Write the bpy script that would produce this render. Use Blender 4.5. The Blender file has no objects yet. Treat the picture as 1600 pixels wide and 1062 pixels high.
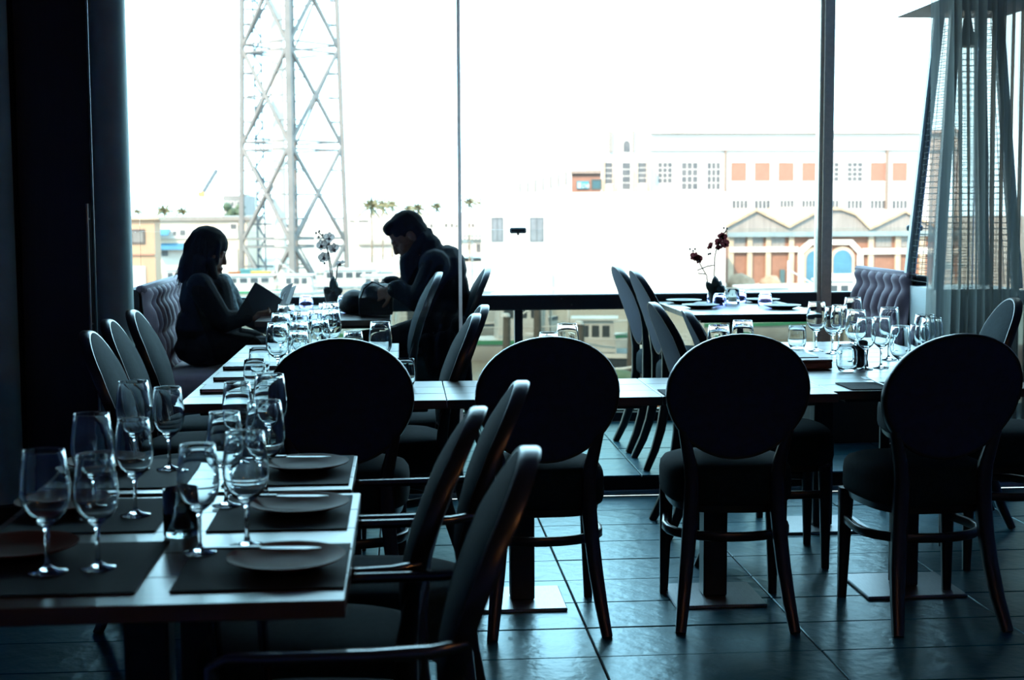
import bpy, bmesh, math, random
from mathutils import Vector, Matrix, Quaternion
random.seed(7)
SC = bpy.context.scene
COL = SC.collection
R = math.radians

# ------------------------------------------------------------------ camera
FPX = 2222.2
_a, _b, _r = R(4.37), R(5.30), R(0.29)
CAM = Vector((0, 0, 1.38))
FW = Vector((math.sin(_a)*math.cos(_b), math.cos(_a)*math.cos(_b), -math.sin(_b)))
_R0 = Vector((math.cos(_a), -math.sin(_a), 0)); _U0 = _R0.cross(FW)
RT = _R0*math.cos(_r) - _U0*math.sin(_r); UP = _U0*math.cos(_r) + _R0*math.sin(_r)
cam = bpy.data.cameras.new('camera'); cam_o = bpy.data.objects.new('camera', cam); COL.objects.link(cam_o)
m = Matrix.Identity(4)
for i in range(3):
    m[i][0] = RT[i]; m[i][1] = UP[i]; m[i][2] = -FW[i]; m[i][3] = CAM[i]
cam_o.matrix_world = m
cam.sensor_width = 36; cam.lens = FPX/1600*36; cam.clip_end = 3000; cam.clip_start = .05
cam.dof.use_dof = True; cam.dof.focus_distance = 5.3; cam.dof.aperture_fstop = 5.0
SC.camera = cam_o

# ------------------------------------------------------------------ light
SC.view_settings.view_transform = 'Standard'; SC.view_settings.look = 'None'
SC.view_settings.gamma = 1; SC.view_settings.use_curve_mapping = False
SC.view_settings.exposure = 1.15
SKY = (2.05, 3.7, 4.6)
w = bpy.data.worlds.new('hazy_sky'); SC.world = w; w.use_nodes = True
w.node_tree.nodes['Background'].inputs[0].default_value = (SKY[0]/SKY[2], SKY[1]/SKY[2], 1, 1)
w.node_tree.nodes['Background'].inputs[1].default_value = SKY[2]
sun = bpy.data.lights.new('sun', 'SUN'); sun.energy = 7.0; sun.angle = R(.6); sun.color = (1, .80, .55)
sun_o = bpy.data.objects.new('sun', sun); COL.objects.link(sun_o)
sun_o.rotation_euler = Vector((.55, .75, -.85)).to_track_quat('-Z', 'Y').to_euler()
for i, (x, y, e) in enumerate(((1.5, 1.2, 20), (.9, -.6, 14))):      # warm dining-room lamps behind the photographer
    l = bpy.data.lights.new('warm_lamp_light', 'POINT'); l.energy = e*.35; l.color = (1, .42, .14); l.shadow_soft_size = .05
    lo = bpy.data.objects.new('warm_lamp_light', l); COL.objects.link(lo); lo.location = (x, y, 2.35)

def at(px, py, Y):
    d = FW + RT*((px-800)/FPX) - UP*((py-531)/FPX)
    return CAM + d*(Y/d.y)

# ------------------------------------------------------------------ materials
MATS = {}
def mat(name, c, rough=.5, metal=0, c2=None, scale=8, stretch=(1, 1, 1), bump=0, bscale=None, spec=.5, sheen=0, tint=None, bdist=.002, **kw):
    if name in MATS: return MATS[name]
    M = bpy.data.materials.new(name); M.use_nodes = True; nt = M.node_tree; N = nt.nodes; L = nt.links
    p = N['Principled BSDF']
    p.inputs['Roughness'].default_value = rough; p.inputs['Metallic'].default_value = metal
    p.inputs['Specular IOR Level'].default_value = spec
    if sheen: p.inputs['Sheen Weight'].default_value = sheen
    if tint: p.inputs['Specular Tint'].default_value = (*tint, 1)
    tc = N.new('ShaderNodeTexCoord'); mp = N.new('ShaderNodeMapping'); L.new(tc.outputs['Object'], mp.inputs[0])
    mp.inputs['Scale'].default_value = stretch
    nz = N.new('ShaderNodeTexNoise'); nz.inputs['Scale'].default_value = scale; nz.inputs['Detail'].default_value = 4
    L.new(mp.outputs[0], nz.inputs[0])
    cr = N.new('ShaderNodeValToRGB'); c2 = c2 or tuple(v*.72 for v in c)
    cr.color_ramp.elements[0].color = (*c2, 1); cr.color_ramp.elements[1].color = (*c, 1)
    cr.color_ramp.elements[0].position = .32; cr.color_ramp.elements[1].position = .68
    L.new(nz.outputs[0], cr.inputs[0]); L.new(cr.outputs[0], p.inputs['Base Color'])
    if bump:
        n2 = N.new('ShaderNodeTexNoise'); n2.inputs['Scale'].default_value = bscale or scale*4; n2.inputs['Detail'].default_value = 3
        L.new(mp.outputs[0], n2.inputs[0])
        b = N.new('ShaderNodeBump'); b.inputs['Strength'].default_value = bump; b.inputs['Distance'].default_value = bdist
        L.new(n2.outputs[0], b.inputs['Height']); L.new(b.outputs[0], p.inputs['Normal'])
    for k, v in kw.items():
        p.inputs[k].default_value = v
    MATS[name] = M; return M
def glassmat(name, color=(1, 1, 1), rough=0.0, ior=1.5):
    M = bpy.data.materials.new(name); M.use_nodes = True; p = M.node_tree.nodes['Principled BSDF']
    p.inputs['Base Color'].default_value = (*color, 1); p.inputs['Roughness'].default_value = rough
    p.inputs['Transmission Weight'].default_value = 1; p.inputs['IOR'].default_value = ior
    MATS[name] = M; return M
def panemat(name, tint, refl=1.0, haze=0.0, hcol=(.5, .6, .6)):
    """flat window glass: clear with a Fresnel sheen (and a little dust haze)"""
    M = bpy.data.materials.new(name); M.use_nodes = True; nt = M.node_tree; N = nt.nodes; L = nt.links
    for n in list(N): N.remove(n)
    o = N.new('ShaderNodeOutputMaterial'); t = N.new('ShaderNodeBsdfTransparent'); g = N.new('ShaderNodeBsdfGlossy')
    t.inputs[0].default_value = (*tint, 1); g.inputs['Roughness'].default_value = .02
    fr = N.new('ShaderNodeFresnel'); fr.inputs[0].default_value = 1.45
    mu = N.new('ShaderNodeMath'); mu.operation = 'MULTIPLY'; mu.inputs[1].default_value = refl; L.new(fr.outputs[0], mu.inputs[0])
    mx = N.new('ShaderNodeMixShader'); L.new(mu.outputs[0], mx.inputs[0]); L.new(t.outputs[0], mx.inputs[1]); L.new(g.outputs[0], mx.inputs[2])
    out = mx
    if haze:
        d = N.new('ShaderNodeBsdfTranslucent'); d.inputs[0].default_value = (*hcol, 1)
        m2 = N.new('ShaderNodeMixShader'); m2.inputs[0].default_value = haze
        L.new(mx.outputs[0], m2.inputs[1]); L.new(d.outputs[0], m2.inputs[2]); out = m2
    L.new(out.outputs[0], o.inputs[0]); MATS[name] = M; return M
def translucent(name, c, mixd=.3):
    M = bpy.data.materials.new(name); M.use_nodes = True; nt = M.node_tree; N = nt.nodes; L = nt.links
    for n in list(N): N.remove(n)
    o = N.new('ShaderNodeOutputMaterial'); t = N.new('ShaderNodeBsdfTranslucent'); d = N.new('ShaderNodeBsdfDiffuse'); mx = N.new('ShaderNodeMixShader'); mx.inputs[0].default_value = mixd
    tc = N.new('ShaderNodeTexCoord'); nz = N.new('ShaderNodeTexNoise'); nz.inputs['Scale'].default_value = 40; L.new(tc.outputs['Object'], nz.inputs[0])
    cr = N.new('ShaderNodeValToRGB'); cr.color_ramp.elements[0].color = (*[v*.75 for v in c], 1); cr.color_ramp.elements[1].color = (*c, 1); L.new(nz.outputs[0], cr.inputs[0])
    for q in (t, d): L.new(cr.outputs[0], q.inputs[0])
    L.new(t.outputs[0], mx.inputs[1]); L.new(d.outputs[0], mx.inputs[2]); L.new(mx.outputs[0], o.inputs[0]); MATS[name] = M; return M
def curtainmat():
    M = bpy.data.materials.new('sheer_voile'); M.use_nodes = True; nt = M.node_tree; N = nt.nodes; L = nt.links
    for n in list(N): N.remove(n)
    o = N.new('ShaderNodeOutputMaterial'); t = N.new('ShaderNodeBsdfTransparent'); d = N.new('ShaderNodeBsdfDiffuse'); s = N.new('ShaderNodeBsdfTranslucent')
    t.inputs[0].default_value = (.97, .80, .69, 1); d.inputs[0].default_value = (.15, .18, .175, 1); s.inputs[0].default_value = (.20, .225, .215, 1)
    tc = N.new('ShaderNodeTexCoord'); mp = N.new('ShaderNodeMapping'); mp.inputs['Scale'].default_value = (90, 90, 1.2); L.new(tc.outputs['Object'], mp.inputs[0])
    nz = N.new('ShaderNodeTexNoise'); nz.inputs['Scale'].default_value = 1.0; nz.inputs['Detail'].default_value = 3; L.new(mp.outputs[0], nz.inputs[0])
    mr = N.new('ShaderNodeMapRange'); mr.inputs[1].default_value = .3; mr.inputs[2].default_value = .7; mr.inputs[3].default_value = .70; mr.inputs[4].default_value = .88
    L.new(nz.outputs[0], mr.inputs[0])
    a = N.new('ShaderNodeMixShader'); a.inputs[0].default_value = .6; L.new(d.outputs[0], a.inputs[1]); L.new(s.outputs[0], a.inputs[2])
    mx = N.new('ShaderNodeMixShader'); L.new(mr.outputs[0], mx.inputs[0]); L.new(t.outputs[0], mx.inputs[1]); L.new(a.outputs[0], mx.inputs[2])
    L.new(mx.outputs[0], o.inputs[0]); MATS['sheer_voile'] = M; return M

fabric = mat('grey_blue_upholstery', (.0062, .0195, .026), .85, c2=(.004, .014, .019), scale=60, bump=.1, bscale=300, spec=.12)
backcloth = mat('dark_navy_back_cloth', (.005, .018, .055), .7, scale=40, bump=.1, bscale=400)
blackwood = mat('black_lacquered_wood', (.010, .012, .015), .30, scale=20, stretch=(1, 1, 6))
tabletop = mat('grey_brown_table_board', (.060, .040, .032), .28, c2=(.034, .022, .017), scale=7, stretch=(.6, 9, 3), bump=.08, bscale=12)
darkmetal = mat('dark_powder_coated_steel', (.018, .021, .026), .4, metal=.3, scale=30)
basemetal = mat('brushed_base_plate_steel', (.30, .33, .35), .36, metal=.8, c2=(.24, .27, .29), scale=30, stretch=(12, 1, 1))
slate = mat('teal_grey_slate_tile', (.010, .080, .120), .34, c2=(.005, .045, .072), scale=3.2, bump=.9, bscale=14, spec=.9, tint=(.25, .85, 1), bdist=.005)
grout = mat('dark_floor_grout', (.010, .014, .018), .9, scale=30)
wallmat = mat('bounce_blue_wall_paint', (.18, .34, .72), .8, scale=4, bump=.05)  # blue raised so the unseen walls bounce window light onto dark backs
ceilmat = mat('bounce_blue_ceiling_paint', (.16, .28, .52), .9, scale=4)  # lightened blue so the unseen ceiling adds bounced fill
pillarmat = mat('teal_grey_pillar_paint', (.30, .46, .43), .5, scale=5, bump=.04)
panelmat = mat('near_black_timber_panel', (.012, .012, .016), .35, scale=6, stretch=(8, 8, .5))
framemat = mat('bronze_window_frame', (.62, .46, .33), .5, c2=(.52, .39, .28), scale=40)
railmat = mat('black_rail_paint', (.010, .013, .020), .5, scale=40)
glass = glassmat('clear_drinking_glass', (.97, 1, 1))
lavglass = glassmat('lavender_tinted_glass', (.66, .64, .95), .03)
pane = panemat('window_pane_glass', (.97, .99, .985), .6)
lowpane = panemat('tinted_balustrade_glass', (.52, .54, .50), .5)
glassedge = translucent('pale_glass_edge', (.75, .68, .66))
voile = curtainmat()
terracotta = mat('brown_terracotta_glaze', (.10, .024, .011), .5, c2=(.065, .016, .007), scale=9, spec=.03)
darkplate = mat('dark_teal_glazed_stoneware', (.022, .036, .042), .35, scale=9, spec=.15)
steel = mat('polished_cutlery_steel', (.09, .095, .10), .28, metal=1, scale=20)
glossblack = mat('gloss_black_arm_lacquer', (.012, .014, .018), .12, scale=20, spec=.9)
matweave = mat('grey_woven_placemat', (.007, .011, .012), .75, c2=(.003, .005, .006), scale=60, stretch=(1, 6, 1), bump=.3, bscale=60, spec=.2)
menumat = mat('black_menu_cover', (.012, .013, .017), .45, scale=20)
paper = mat('white_menu_paper', (.75, .76, .74), .7, c2=(.68, .69, .68), scale=12)
leather = mat('brown_leather_menu_box', (.16, .075, .055), .5, scale=14)
lilac = mat('lilac_velvet', (.155, .10, .13), .8, c2=(.125, .08, .105), scale=18, sheen=.25)
banqdark = mat('dark_banquette_base', (.016, .018, .024), .7, scale=12)
wax = mat('cream_candle_wax', (.75, .68, .52), .5, scale=8)
smokeglass = glassmat('smoked_candle_glass', (.30, .36, .38), .02)
potmat = mat('black_flower_pot', (.012, .015, .018), .35, scale=10)
leafmat = mat('dark_orchid_leaf', (.018, .04, .035), .4, scale=12)
stemmat = mat('brown_orchid_stem', (.07, .055, .05), .6, scale=40)
whitepetal = translucent('grey_white_orchid_petal', (.27, .215, .20))
purplepetal = translucent('dark_purple_orchid_petal', (.05, .010, .012))
skin = mat('skin', (.16, .08, .055), .7, spec=.2, scale=20)
darkhair = mat('dark_brown_hair', (.009, .007, .006), .85, spec=.05, scale=40, stretch=(6, 6, 1), bump=.4, bscale=80)
coatcloth = mat('black_wool_coat', (.006, .008, .012), .95, spec=.1, scale=60)
jacketcloth = mat('dark_brown_knit_jacket', (.008, .0075, .009), .95, spec=.1, scale=60)
trouser = mat('dark_denim', (.014, .018, .03), .85, scale=60)
scarfcloth = mat('blue_grey_printed_scarf', (.09, .12, .13), .9, c2=(.02, .03, .04), scale=55, bump=.2, bscale=200)
shoemat = mat('black_shoe_leather', (.012, .012, .014), .4, scale=20)
bagcloth = mat('black_backpack_nylon', (.007, .008, .011), .7, spec=.25, scale=60, bump=.2, bscale=200)
heatsteel = mat('brushed_heater_steel', (.30, .32, .32), .42, metal=.55, c2=(.30, .34, .35), scale=10, stretch=(1, 1, 14))
wirem = mat('black_guard_wire', (.03, .035, .035), .5, metal=.5, scale=10)

# ------------------------------------------------------------------ mesh builder
class MB:
    def __init__(s): s.v = []; s.f = []
    def add(s, vs, fs):
        n = len(s.v); s.v += [tuple(v) for v in vs]; s.f += [tuple(i+n for i in f) for f in fs]; return s
    def box(s, x0, x1, y0, y1, z0, z1, bev=0):
        if x0 > x1: x0, x1 = x1, x0
        if y0 > y1: y0, y1 = y1, y0
        if z0 > z1: z0, z1 = z1, z0
        b = min(bev, (x1-x0)*.45, (y1-y0)*.45, (z1-z0)*.45)
        if b <= 0:
            return s.add([(x0,y0,z0),(x1,y0,z0),(x1,y1,z0),(x0,y1,z0),(x0,y0,z1),(x1,y0,z1),(x1,y1,z1),(x0,y1,z1)],
                         [(0,3,2,1),(4,5,6,7),(0,1,5,4),(1,2,6,5),(2,3,7,6),(3,0,4,7)])
        V = []; idx = {}
        for i, cx in enumerate((x0, x1)):
            for j, cy in enumerate((y0, y1)):
                for k, cz in enumerate((z0, z1)):
                    sx, sy, sz = (1-2*i)*b, (1-2*j)*b, (1-2*k)*b
                    idx[i, j, k] = (len(V), len(V)+1, len(V)+2)
                    V += [(cx, cy+sy, cz+sz), (cx+sx, cy, cz+sz), (cx+sx, cy+sy, cz)]
        F = []
        for i in (0, 1):
            q = [idx[i,0,0][0], idx[i,1,0][0], idx[i,1,1][0], idx[i,0,1][0]]; F.append(q if i else q[::-1])
            q = [idx[0,i,0][1], idx[1,i,0][1], idx[1,i,1][1], idx[0,i,1][1]]; F.append(q[::-1] if i else q)
            q = [idx[0,0,i][2], idx[1,0,i][2], idx[1,1,i][2], idx[0,1,i][2]]; F.append(q if i else q[::-1])
        for a in (0, 1):
            for c in (0, 1):
                F.append([idx[a,c,0][0], idx[a,c,0][1], idx[a,c,1][1], idx[a,c,1][0]])
                F.append([idx[a,0,c][0], idx[a,0,c][2], idx[a,1,c][2], idx[a,1,c][0]])
                F.append([idx[0,a,c][1], idx[0,a,c][2], idx[1,a,c][2], idx[1,a,c][1]])
        F += [idx[k] for k in idx]
        return s.add(V, F)
    def tube(s, path, rad, n=8, sq=None, caps=True, closed=False, hint=None):
        P = [Vector(p) for p in path]; K = len(P)
        rr = rad if isinstance(rad, (list, tuple)) else [rad]*K
        T = []
        for i in range(K):
            if closed: t = P[(i+1) % K]-P[i-1]
            else: t = P[min(i+1, K-1)]-P[max(i-1, 0)]
            T.append(t.normalized())
        h = Vector(hint) if hint else (Vector((0, 0, 1)) if abs(T[0].z) < .9 else Vector((0, 1, 0)))
        u = (h - T[0]*h.dot(T[0])).normalized(); V = []; F = []
        for i in range(K):
            if hint: u = (h - T[i]*h.dot(T[i])).normalized()
            else: u = (u - T[i]*u.dot(T[i])).normalized()
            w_ = T[i].cross(u)
            if sq:   # rounded rectangle: sq = (half along u, half along w) multiplied by rr
                a, b = sq[0]*rr[i], sq[1]*rr[i]; c = min(a, b)*.35
                sec = [(a, b-c), (a-c, b), (-a+c, b), (-a, b-c), (-a, -b+c), (-a+c, -b), (a-c, -b), (a, -b+c)]
            else: sec = [(rr[i]*math.cos(2*math.pi*k/n), rr[i]*math.sin(2*math.pi*k/n)) for k in range(n)]
            V += [P[i]+u*x+w_*y for x, y in sec]
        n = len(V)//K
        for i in range(K if closed else K-1):
            for k in range(n):
                a, b = i*n+k, i*n+(k+1) % n; c, d = ((i+1) % K)*n+(k+1) % n, ((i+1) % K)*n+k
                F.append((a, b, c, d))
        if caps and not closed: F += [tuple(range(n))[::-1], tuple(range((K-1)*n, K*n))]
        return s.add(V, F)
    def lathe(s, prof, n=24, c=(0, 0, 0), closed=False):
        V = []; F = []; rings = []
        for r_, z in prof:
            if r_ < 1e-6: rings.append([len(V)]); V.append((c[0], c[1], c[2]+z))
            else:
                rings.append(list(range(len(V), len(V)+n)))
                V += [(c[0]+r_*math.cos(2*math.pi*k/n), c[1]+r_*math.sin(2*math.pi*k/n), c[2]+z) for k in range(n)]
        prs = list(zip(rings, rings[1:])) + ([(rings[-1], rings[0])] if closed else [])
        for A, B in prs:
            for k in range(n):
                k2 = (k+1) % n
                if len(A) == 1 and len(B) == 1: continue
                if len(A) == 1: F.append((A[0], B[k2], B[k]))
                elif len(B) == 1: F.append((A[k], A[k2], B[0]))
                else: F.append((A[k], A[k2], B[k2], B[k]))
        return s.add(V, F)
    def prism(s, poly, axis, a, b):
        def mk(p, t): return {'y': (p[0], t, p[1]), 'x': (t, p[0], p[1]), 'z': (p[0], p[1], t)}[axis]
        n = len(poly)
        return s.add([mk(p, a) for p in poly]+[mk(p, b) for p in poly],
                     [tuple(range(n))[::-1], tuple(range(n, 2*n))]+[(i, (i+1) % n, n+(i+1) % n, n+i) for i in range(n)])
    def ell(s, c, r, M=None, n=12):
        M = M or Matrix.Identity(3); V = []; F = []; c = Vector(c); h = n//2
        for i in range(h+1):
            th = math.pi*i/h
            for k in range(n):
                ph = 2*math.pi*k/n
                V.append(c+M @ Vector((r[0]*math.sin(th)*math.cos(ph), r[1]*math.sin(th)*math.sin(ph), r[2]*math.cos(th))))
        for i in range(h):
            for k in range(n):
                F.append((i*n+k, (i+1)*n+k, (i+1)*n+(k+1) % n, i*n+(k+1) % n))
        return s.add(V, F)
    def caps_(s, p0, p1, r0, r1, n=12):
        p0, p1 = Vector(p0), Vector(p1); d = (p1-p0); L = d.length; d.normalize(); P = []; Q = []
        for a in (-80, -50, -25): P.append(p0+d*r0*math.sin(R(a))); Q.append(r0*math.cos(R(a)))
        P += [p0, p1]; Q += [r0, r1]
        for a in (25, 50, 80): P.append(p1+d*r1*math.sin(R(a))); Q.append(r1*math.cos(R(a)))
        return s.tube(P, Q, n)
    def mesh(s, name):
        me = bpy.data.meshes.new(name); me.from_pydata([tuple(v) for v in s.v], [], s.f)
        bm = bmesh.new(); bm.from_mesh(me); bmesh.ops.remove_doubles(bm, verts=bm.verts, dist=1e-6)
        bmesh.ops.recalc_face_normals(bm, faces=bm.faces); bm.to_mesh(me); bm.free(); return me
    def build(s, name, material, parent=None, smooth=None, world=False):
        """smooth = crease angle in degrees (None = flat); world = the vertices are in world space"""
        if world and parent is not None:
            o_ = rootloc(parent); s.v = [(v[0]-o_.x, v[1]-o_.y, v[2]-o_.z) for v in s.v]
        me = s.mesh(name); me.materials.append(material)
        if smooth:
            me.polygons.foreach_set('use_smooth', [True]*len(me.polygons))
            if smooth < 170: me.set_sharp_from_angle(angle=R(smooth))
        o = bpy.data.objects.new(name, me); COL.objects.link(o)
        if parent is not None: o.parent = parent
        return o
def rootloc(p):
    v = Vector((0, 0, 0))
    while p is not None: v += p.location; p = p.parent
    return v
def tag(o, label, cat, group=None):
    o['label'] = label; o['category'] = cat
    if group: o['group'] = group
    return o
def thing(name, label, cat, loc=(0, 0, 0), rz=0, group=None):
    o = bpy.data.objects.new(name, None); COL.objects.link(o); o.empty_display_size = .1
    o.location = loc; o.rotation_euler = (0, 0, rz)
    return tag(o, label, cat, group)
def struct(o, label=None):
    o['kind'] = 'structure'
    if label: o['label'] = label
    return o
def struct_empty(name, label, loc=(0, 0, 0)):
    o = bpy.data.objects.new(name, None); COL.objects.link(o); o.location = loc; return struct(o, label)
KIDS = {}
def copy_tree(o, parent=None):
    c = o.copy(); COL.objects.link(c); c.parent = parent
    for ch in [k for k in list(o.children)]: copy_tree(ch, c)
    return c
def dup(root, loc, rz, label, group=None):
    c = copy_tree(root); c.location = loc; c.rotation_euler = (0, 0, rz); c['label'] = label
    if group: c['group'] = group
    return c
def link_copy(src, name, parent, loc=(0, 0, 0), rot=(0, 0, 0)):
    o = bpy.data.objects.new(name, src.data); COL.objects.link(o); o.parent = parent; o.location = loc; o.rotation_euler = rot; return o

# ================================================================== the room
PZ = .09           # terrace platform level
STEP_Y, WIN_Y = 6.72, 8.50
fl = struct(MB().box(-3, 4.3, -3, STEP_Y, -.10, -.008).build('floor', grout), 'slate tiled dining room floor')
MB().box(-3, 4.3, -3, 1.82, -.008, 0).build('floor_area', slate, fl)
t0 = None
def tiles(parent, x_line, y_line, xr, yr, z0, z1):
    """grid of stone tiles, .70 x .302 m with open joints; cut tiles along the borders"""
    global t0
    full = None; k0 = math.floor((xr[0]-x_line)/.70); k1 = math.ceil((xr[1]-x_line)/.70)
    j0 = math.floor((yr[0]-y_line)/.302); j1 = math.ceil((yr[1]-y_line)/.302)
    for k in range(k0, k1):
        for j in range(j0, j1):
            xa, xb = max(x_line+k*.70, xr[0])+.0025, min(x_line+(k+1)*.70, xr[1])-.0025
            ya, yb = max(y_line+j*.302, yr[0])+.0025, min(y_line+(j+1)*.302, yr[1])-.0025
            if xb-xa < .03 or yb-ya < .03: continue
            cut = (xb-xa < .69) or (yb-ya < .29); cx, cy = (xa+xb)/2, (ya+yb)/2
            dz = random.uniform(-.0012, .0008); rt = (R(random.uniform(-.12, .12)), R(random.uniform(-.08, .08)), 0)
            if full is None or cut:
                hx, hy = (xb-xa)/2, (yb-ya)/2
                o = MB().box(-hx, hx, -hy, hy, z0-z1, 0, .0025).build('floor_tile', slate, parent)
                o.location = (cx, cy, z1+dz-parent.location.z)
                if not cut: full = o
            else: o = link_copy(full, 'floor_tile', parent, (cx, cy, z1+dz-parent.location.z))
            o.rotation_euler = rt
tiles(fl, .589, 6.061, (-1.6, 4.0), (1.83, STEP_Y-.03), -.0085, 0)
pf = struct(MB().box(-1.9, 4.3, STEP_Y, WIN_Y+.12, 0, PZ-.008).build('floor_terrace', grout), 'raised slate terrace floor along the window')
tiles(pf, 1.14, 7.797, (-1.6, 4.0), (STEP_Y+.004, WIN_Y-.04), PZ-.0085, PZ)
tr = struct(MB().box(-1.9, 4.3, STEP_Y-.028, STEP_Y-.001, 0, .024, .003).build('trim_1', mat('step_track_aluminium', (.45, .47, .48), .3, metal=.8)), 'aluminium track at the foot of the step')
struct(MB().box(-3.1, 4.4, -3.1, 8.75, 2.95, 3.15).build('ceiling', ceilmat), 'restaurant ceiling in light-bouncing blue')
struct(MB().box(-3.12, -3, -3.1, STEP_Y+.14, -.1, 2.95).build('wall_left', wallmat), 'left wall in light-bouncing blue')
struct(MB().box(-3.1, 4.4, -3.12, -3, -.1, 2.95).build('wall_back', wallmat), 'back wall behind the photographer in light-bouncing blue')
struct(MB().box(4.3, 4.42, -3.1, 8.75, -.1, 2.95).build('wall_right', wallmat), 'right wall in light-bouncing blue')
struct(MB().box(-3, -1.45, STEP_Y+.02, STEP_Y+.14, -.1, 2.95).build('wall_front', panelmat), 'dark wall left of the terrace opening')
struct(MB().box(-2.02, -1.9, STEP_Y+.14, 8.75, -.1, 2.95).build('wall_terrace', wallmat), 'side wall of the terrace in light-bouncing blue')

# round pillars, dark door leaf with pull bar
def pillar(name, label, cx, cy, r_):
    o = thing(name, label, 'pillar', (cx, cy, 0))
    pr = [(r_*math.cos(2*math.pi*k/40), r_*math.sin(2*math.pi*k/40)) for k in range(40)]
    MB().prism(pr, 'z', .06, 2.95).build('shaft', pillarmat, o, 30)
    MB().lathe([(0, 0), (r_+.012, 0), (r_+.012, .05), (r_, .062), (0, .062)], 40).build('base_ring', darkmetal, o, 30)
    return o
pillar('round_pillar', 'teal grey round pillar beside the banquette and the window', -1.310, 6.60, .081)
pillar('round_pillar', 'teal grey round pillar at the left edge behind the dark door', -1.835, 6.55, .098)
d1 = struct_empty('door_1', 'dark timber door leaf with a vertical pull bar', (-1.57, 6.66, 0))
MB().box(-1.735, -1.411, 6.64, 6.68, .01, 2.9, .004).build('door_leaf', panelmat, d1, world=True)
MB().box(-1.411, -1.401, 6.635, 6.685, .01, 2.9, .002).build('edge_strip', mat('grey_door_edge_strip', (.20, .23, .24), .35, metal=.3), d1, world=True)
h = MB(); h.tube([(-1.424, 6.60, .79), (-1.424, 6.60, 1.41)], .006, 8)
for z in (.86, 1.34): h.tube([(-1.424, 6.60, z), (-1.424, 6.645, z)], .004, 6)
h.build('pull_bar', mat('satin_pull_bar', (.42, .44, .45), .3, metal=.9), d1, 40, world=True)

# frameless sliding glass leaf in the track (its free edge shows as a thin pale line)
gl = struct_empty('door_2', 'frameless sliding glass leaf with a pale vertical edge', (-.55, 6.735, PZ))
MB().box(-1.215, .262, 6.73, 6.738, PZ+.004, 2.94).build('pane', pane, gl, world=True)
MB().box(.2625, .2785, 6.727, 6.741, PZ+.004, 2.94, .002).build('edge_profile', glassedge, gl, world=True)

# window wall: rail, posts, tall mullion, lower balustrade panes, upper wind-break panes
wn = struct_empty('window_1', 'terrace window with black rail and glass balustrade', (1, WIN_Y, PZ))
MB().box(-1.9, 4.3, WIN_Y-.045, WIN_Y+.045, .770, .862, .006).build('top_rail', railmat, wn, world=True)
MB().box(-1.9, 4.3, WIN_Y-.04, WIN_Y+.04, PZ, PZ+.055, .004).build('bottom_rail', railmat, wn, world=True)
MB().box(-1.9, 4.3, WIN_Y+.012, WIN_Y+.06, PZ+.055, PZ+.068, .003).build('drip_edge', mat('pale_drip_edge', (.6, .62, .62), .4), wn, world=True)
for x in (-1.2, .689): MB().box(x-.024, x+.024, WIN_Y-.03, WIN_Y+.03, PZ+.055, .770, .004).build('post', railmat, wn, world=True)
MB().box(2.503, 2.524, WIN_Y-.05, WIN_Y+.03, PZ, 2.95, .003).build('mullion_bead', framemat, wn, world=True)
MB().box(2.5245, 2.590, WIN_Y-.06, WIN_Y+.05, PZ, 2.95, .004).build('mullion', framemat, wn, world=True)
for xa, xb in ((-1.88, -1.226), (-1.174, .663), (.715, 2.50), (2.593, 4.28)):
    MB().box(xa, xb, WIN_Y-.005, WIN_Y+.005, PZ+.056, .769).build('pane', lowpane, wn, world=True)
    MB().box(xa, xb, WIN_Y-.005, WIN_Y+.005, .8635, 1.252).build('pane', pane, wn, world=True)
for x in (.689, 3.12):
    c = MB().box(x-.05, x+.05, WIN_Y-.014, WIN_Y+.014, 1.228, 1.264, .008)
    c.box(x-.006, x+.006, WIN_Y-.012, WIN_Y+.012, 1.218, 1.230); c.build('glass_clamp', mat('dark_glass_clamp', (.05, .07, .075), .5, metal=.3), wn, world=True)
for px, z in ((877, .838), (893, .802), (452, .825)):
    p = at(px, 470, WIN_Y-.046); bo = MB().lathe([(0, 0), (.006, 0), (.004, .004), (0, .004)], 10).build('bolt', steel, wn, 40)
    bo.location = (p.x-1, -.046, z-PZ); bo.rotation_euler = (R(90), 0, 0)

# sheer curtain
cu = MB(); NP = 420; zs = [.12+.02*0 + 2.80*i/14 for i in range(15)]
random.seed(3); ph = 0; prof = []
for i in range(NP):
    t = i/(NP-1); dens = 7 if t < .08 else (26 if t < .5 else 44)
    ph += dens*2*math.pi/NP*(.7+.6*random.random()) * 1.25
    prof.append((t, ph, (.004 if t < .05 else .018+.022*random.Random(int(ph/6.283)).random())))
V = []; F = []
for j, z in enumerate(zs):
    top = z/2.9
    for t, p_, A in prof:
        x = 2.535+1.45*t + .012*math.cos(p_) + .02*math.sin(z*1.3+t*5)*(1-t)
        V.append((x, 6.80+A*math.sin(p_+.5*math.sin(z*1.1+t*9)) + .012*math.sin(z*2+t*20), z))
for j in range(len(zs)-1):
    for i in range(NP-1): F.append((j*NP+i, j*NP+i+1, (j+1)*NP+i+1, (j+1)*NP+i))
ct = thing('sheer_curtain', 'sheer grey pleated curtain hanging at the right edge', 'curtain', (3.2, 6.80, PZ))
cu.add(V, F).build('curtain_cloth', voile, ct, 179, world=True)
MB().tube([(2.4, 6.80, 2.925), (4.25, 6.80, 2.925)], .011, 10).build('curtain_rod', darkmetal, ct, 60, world=True)

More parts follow.
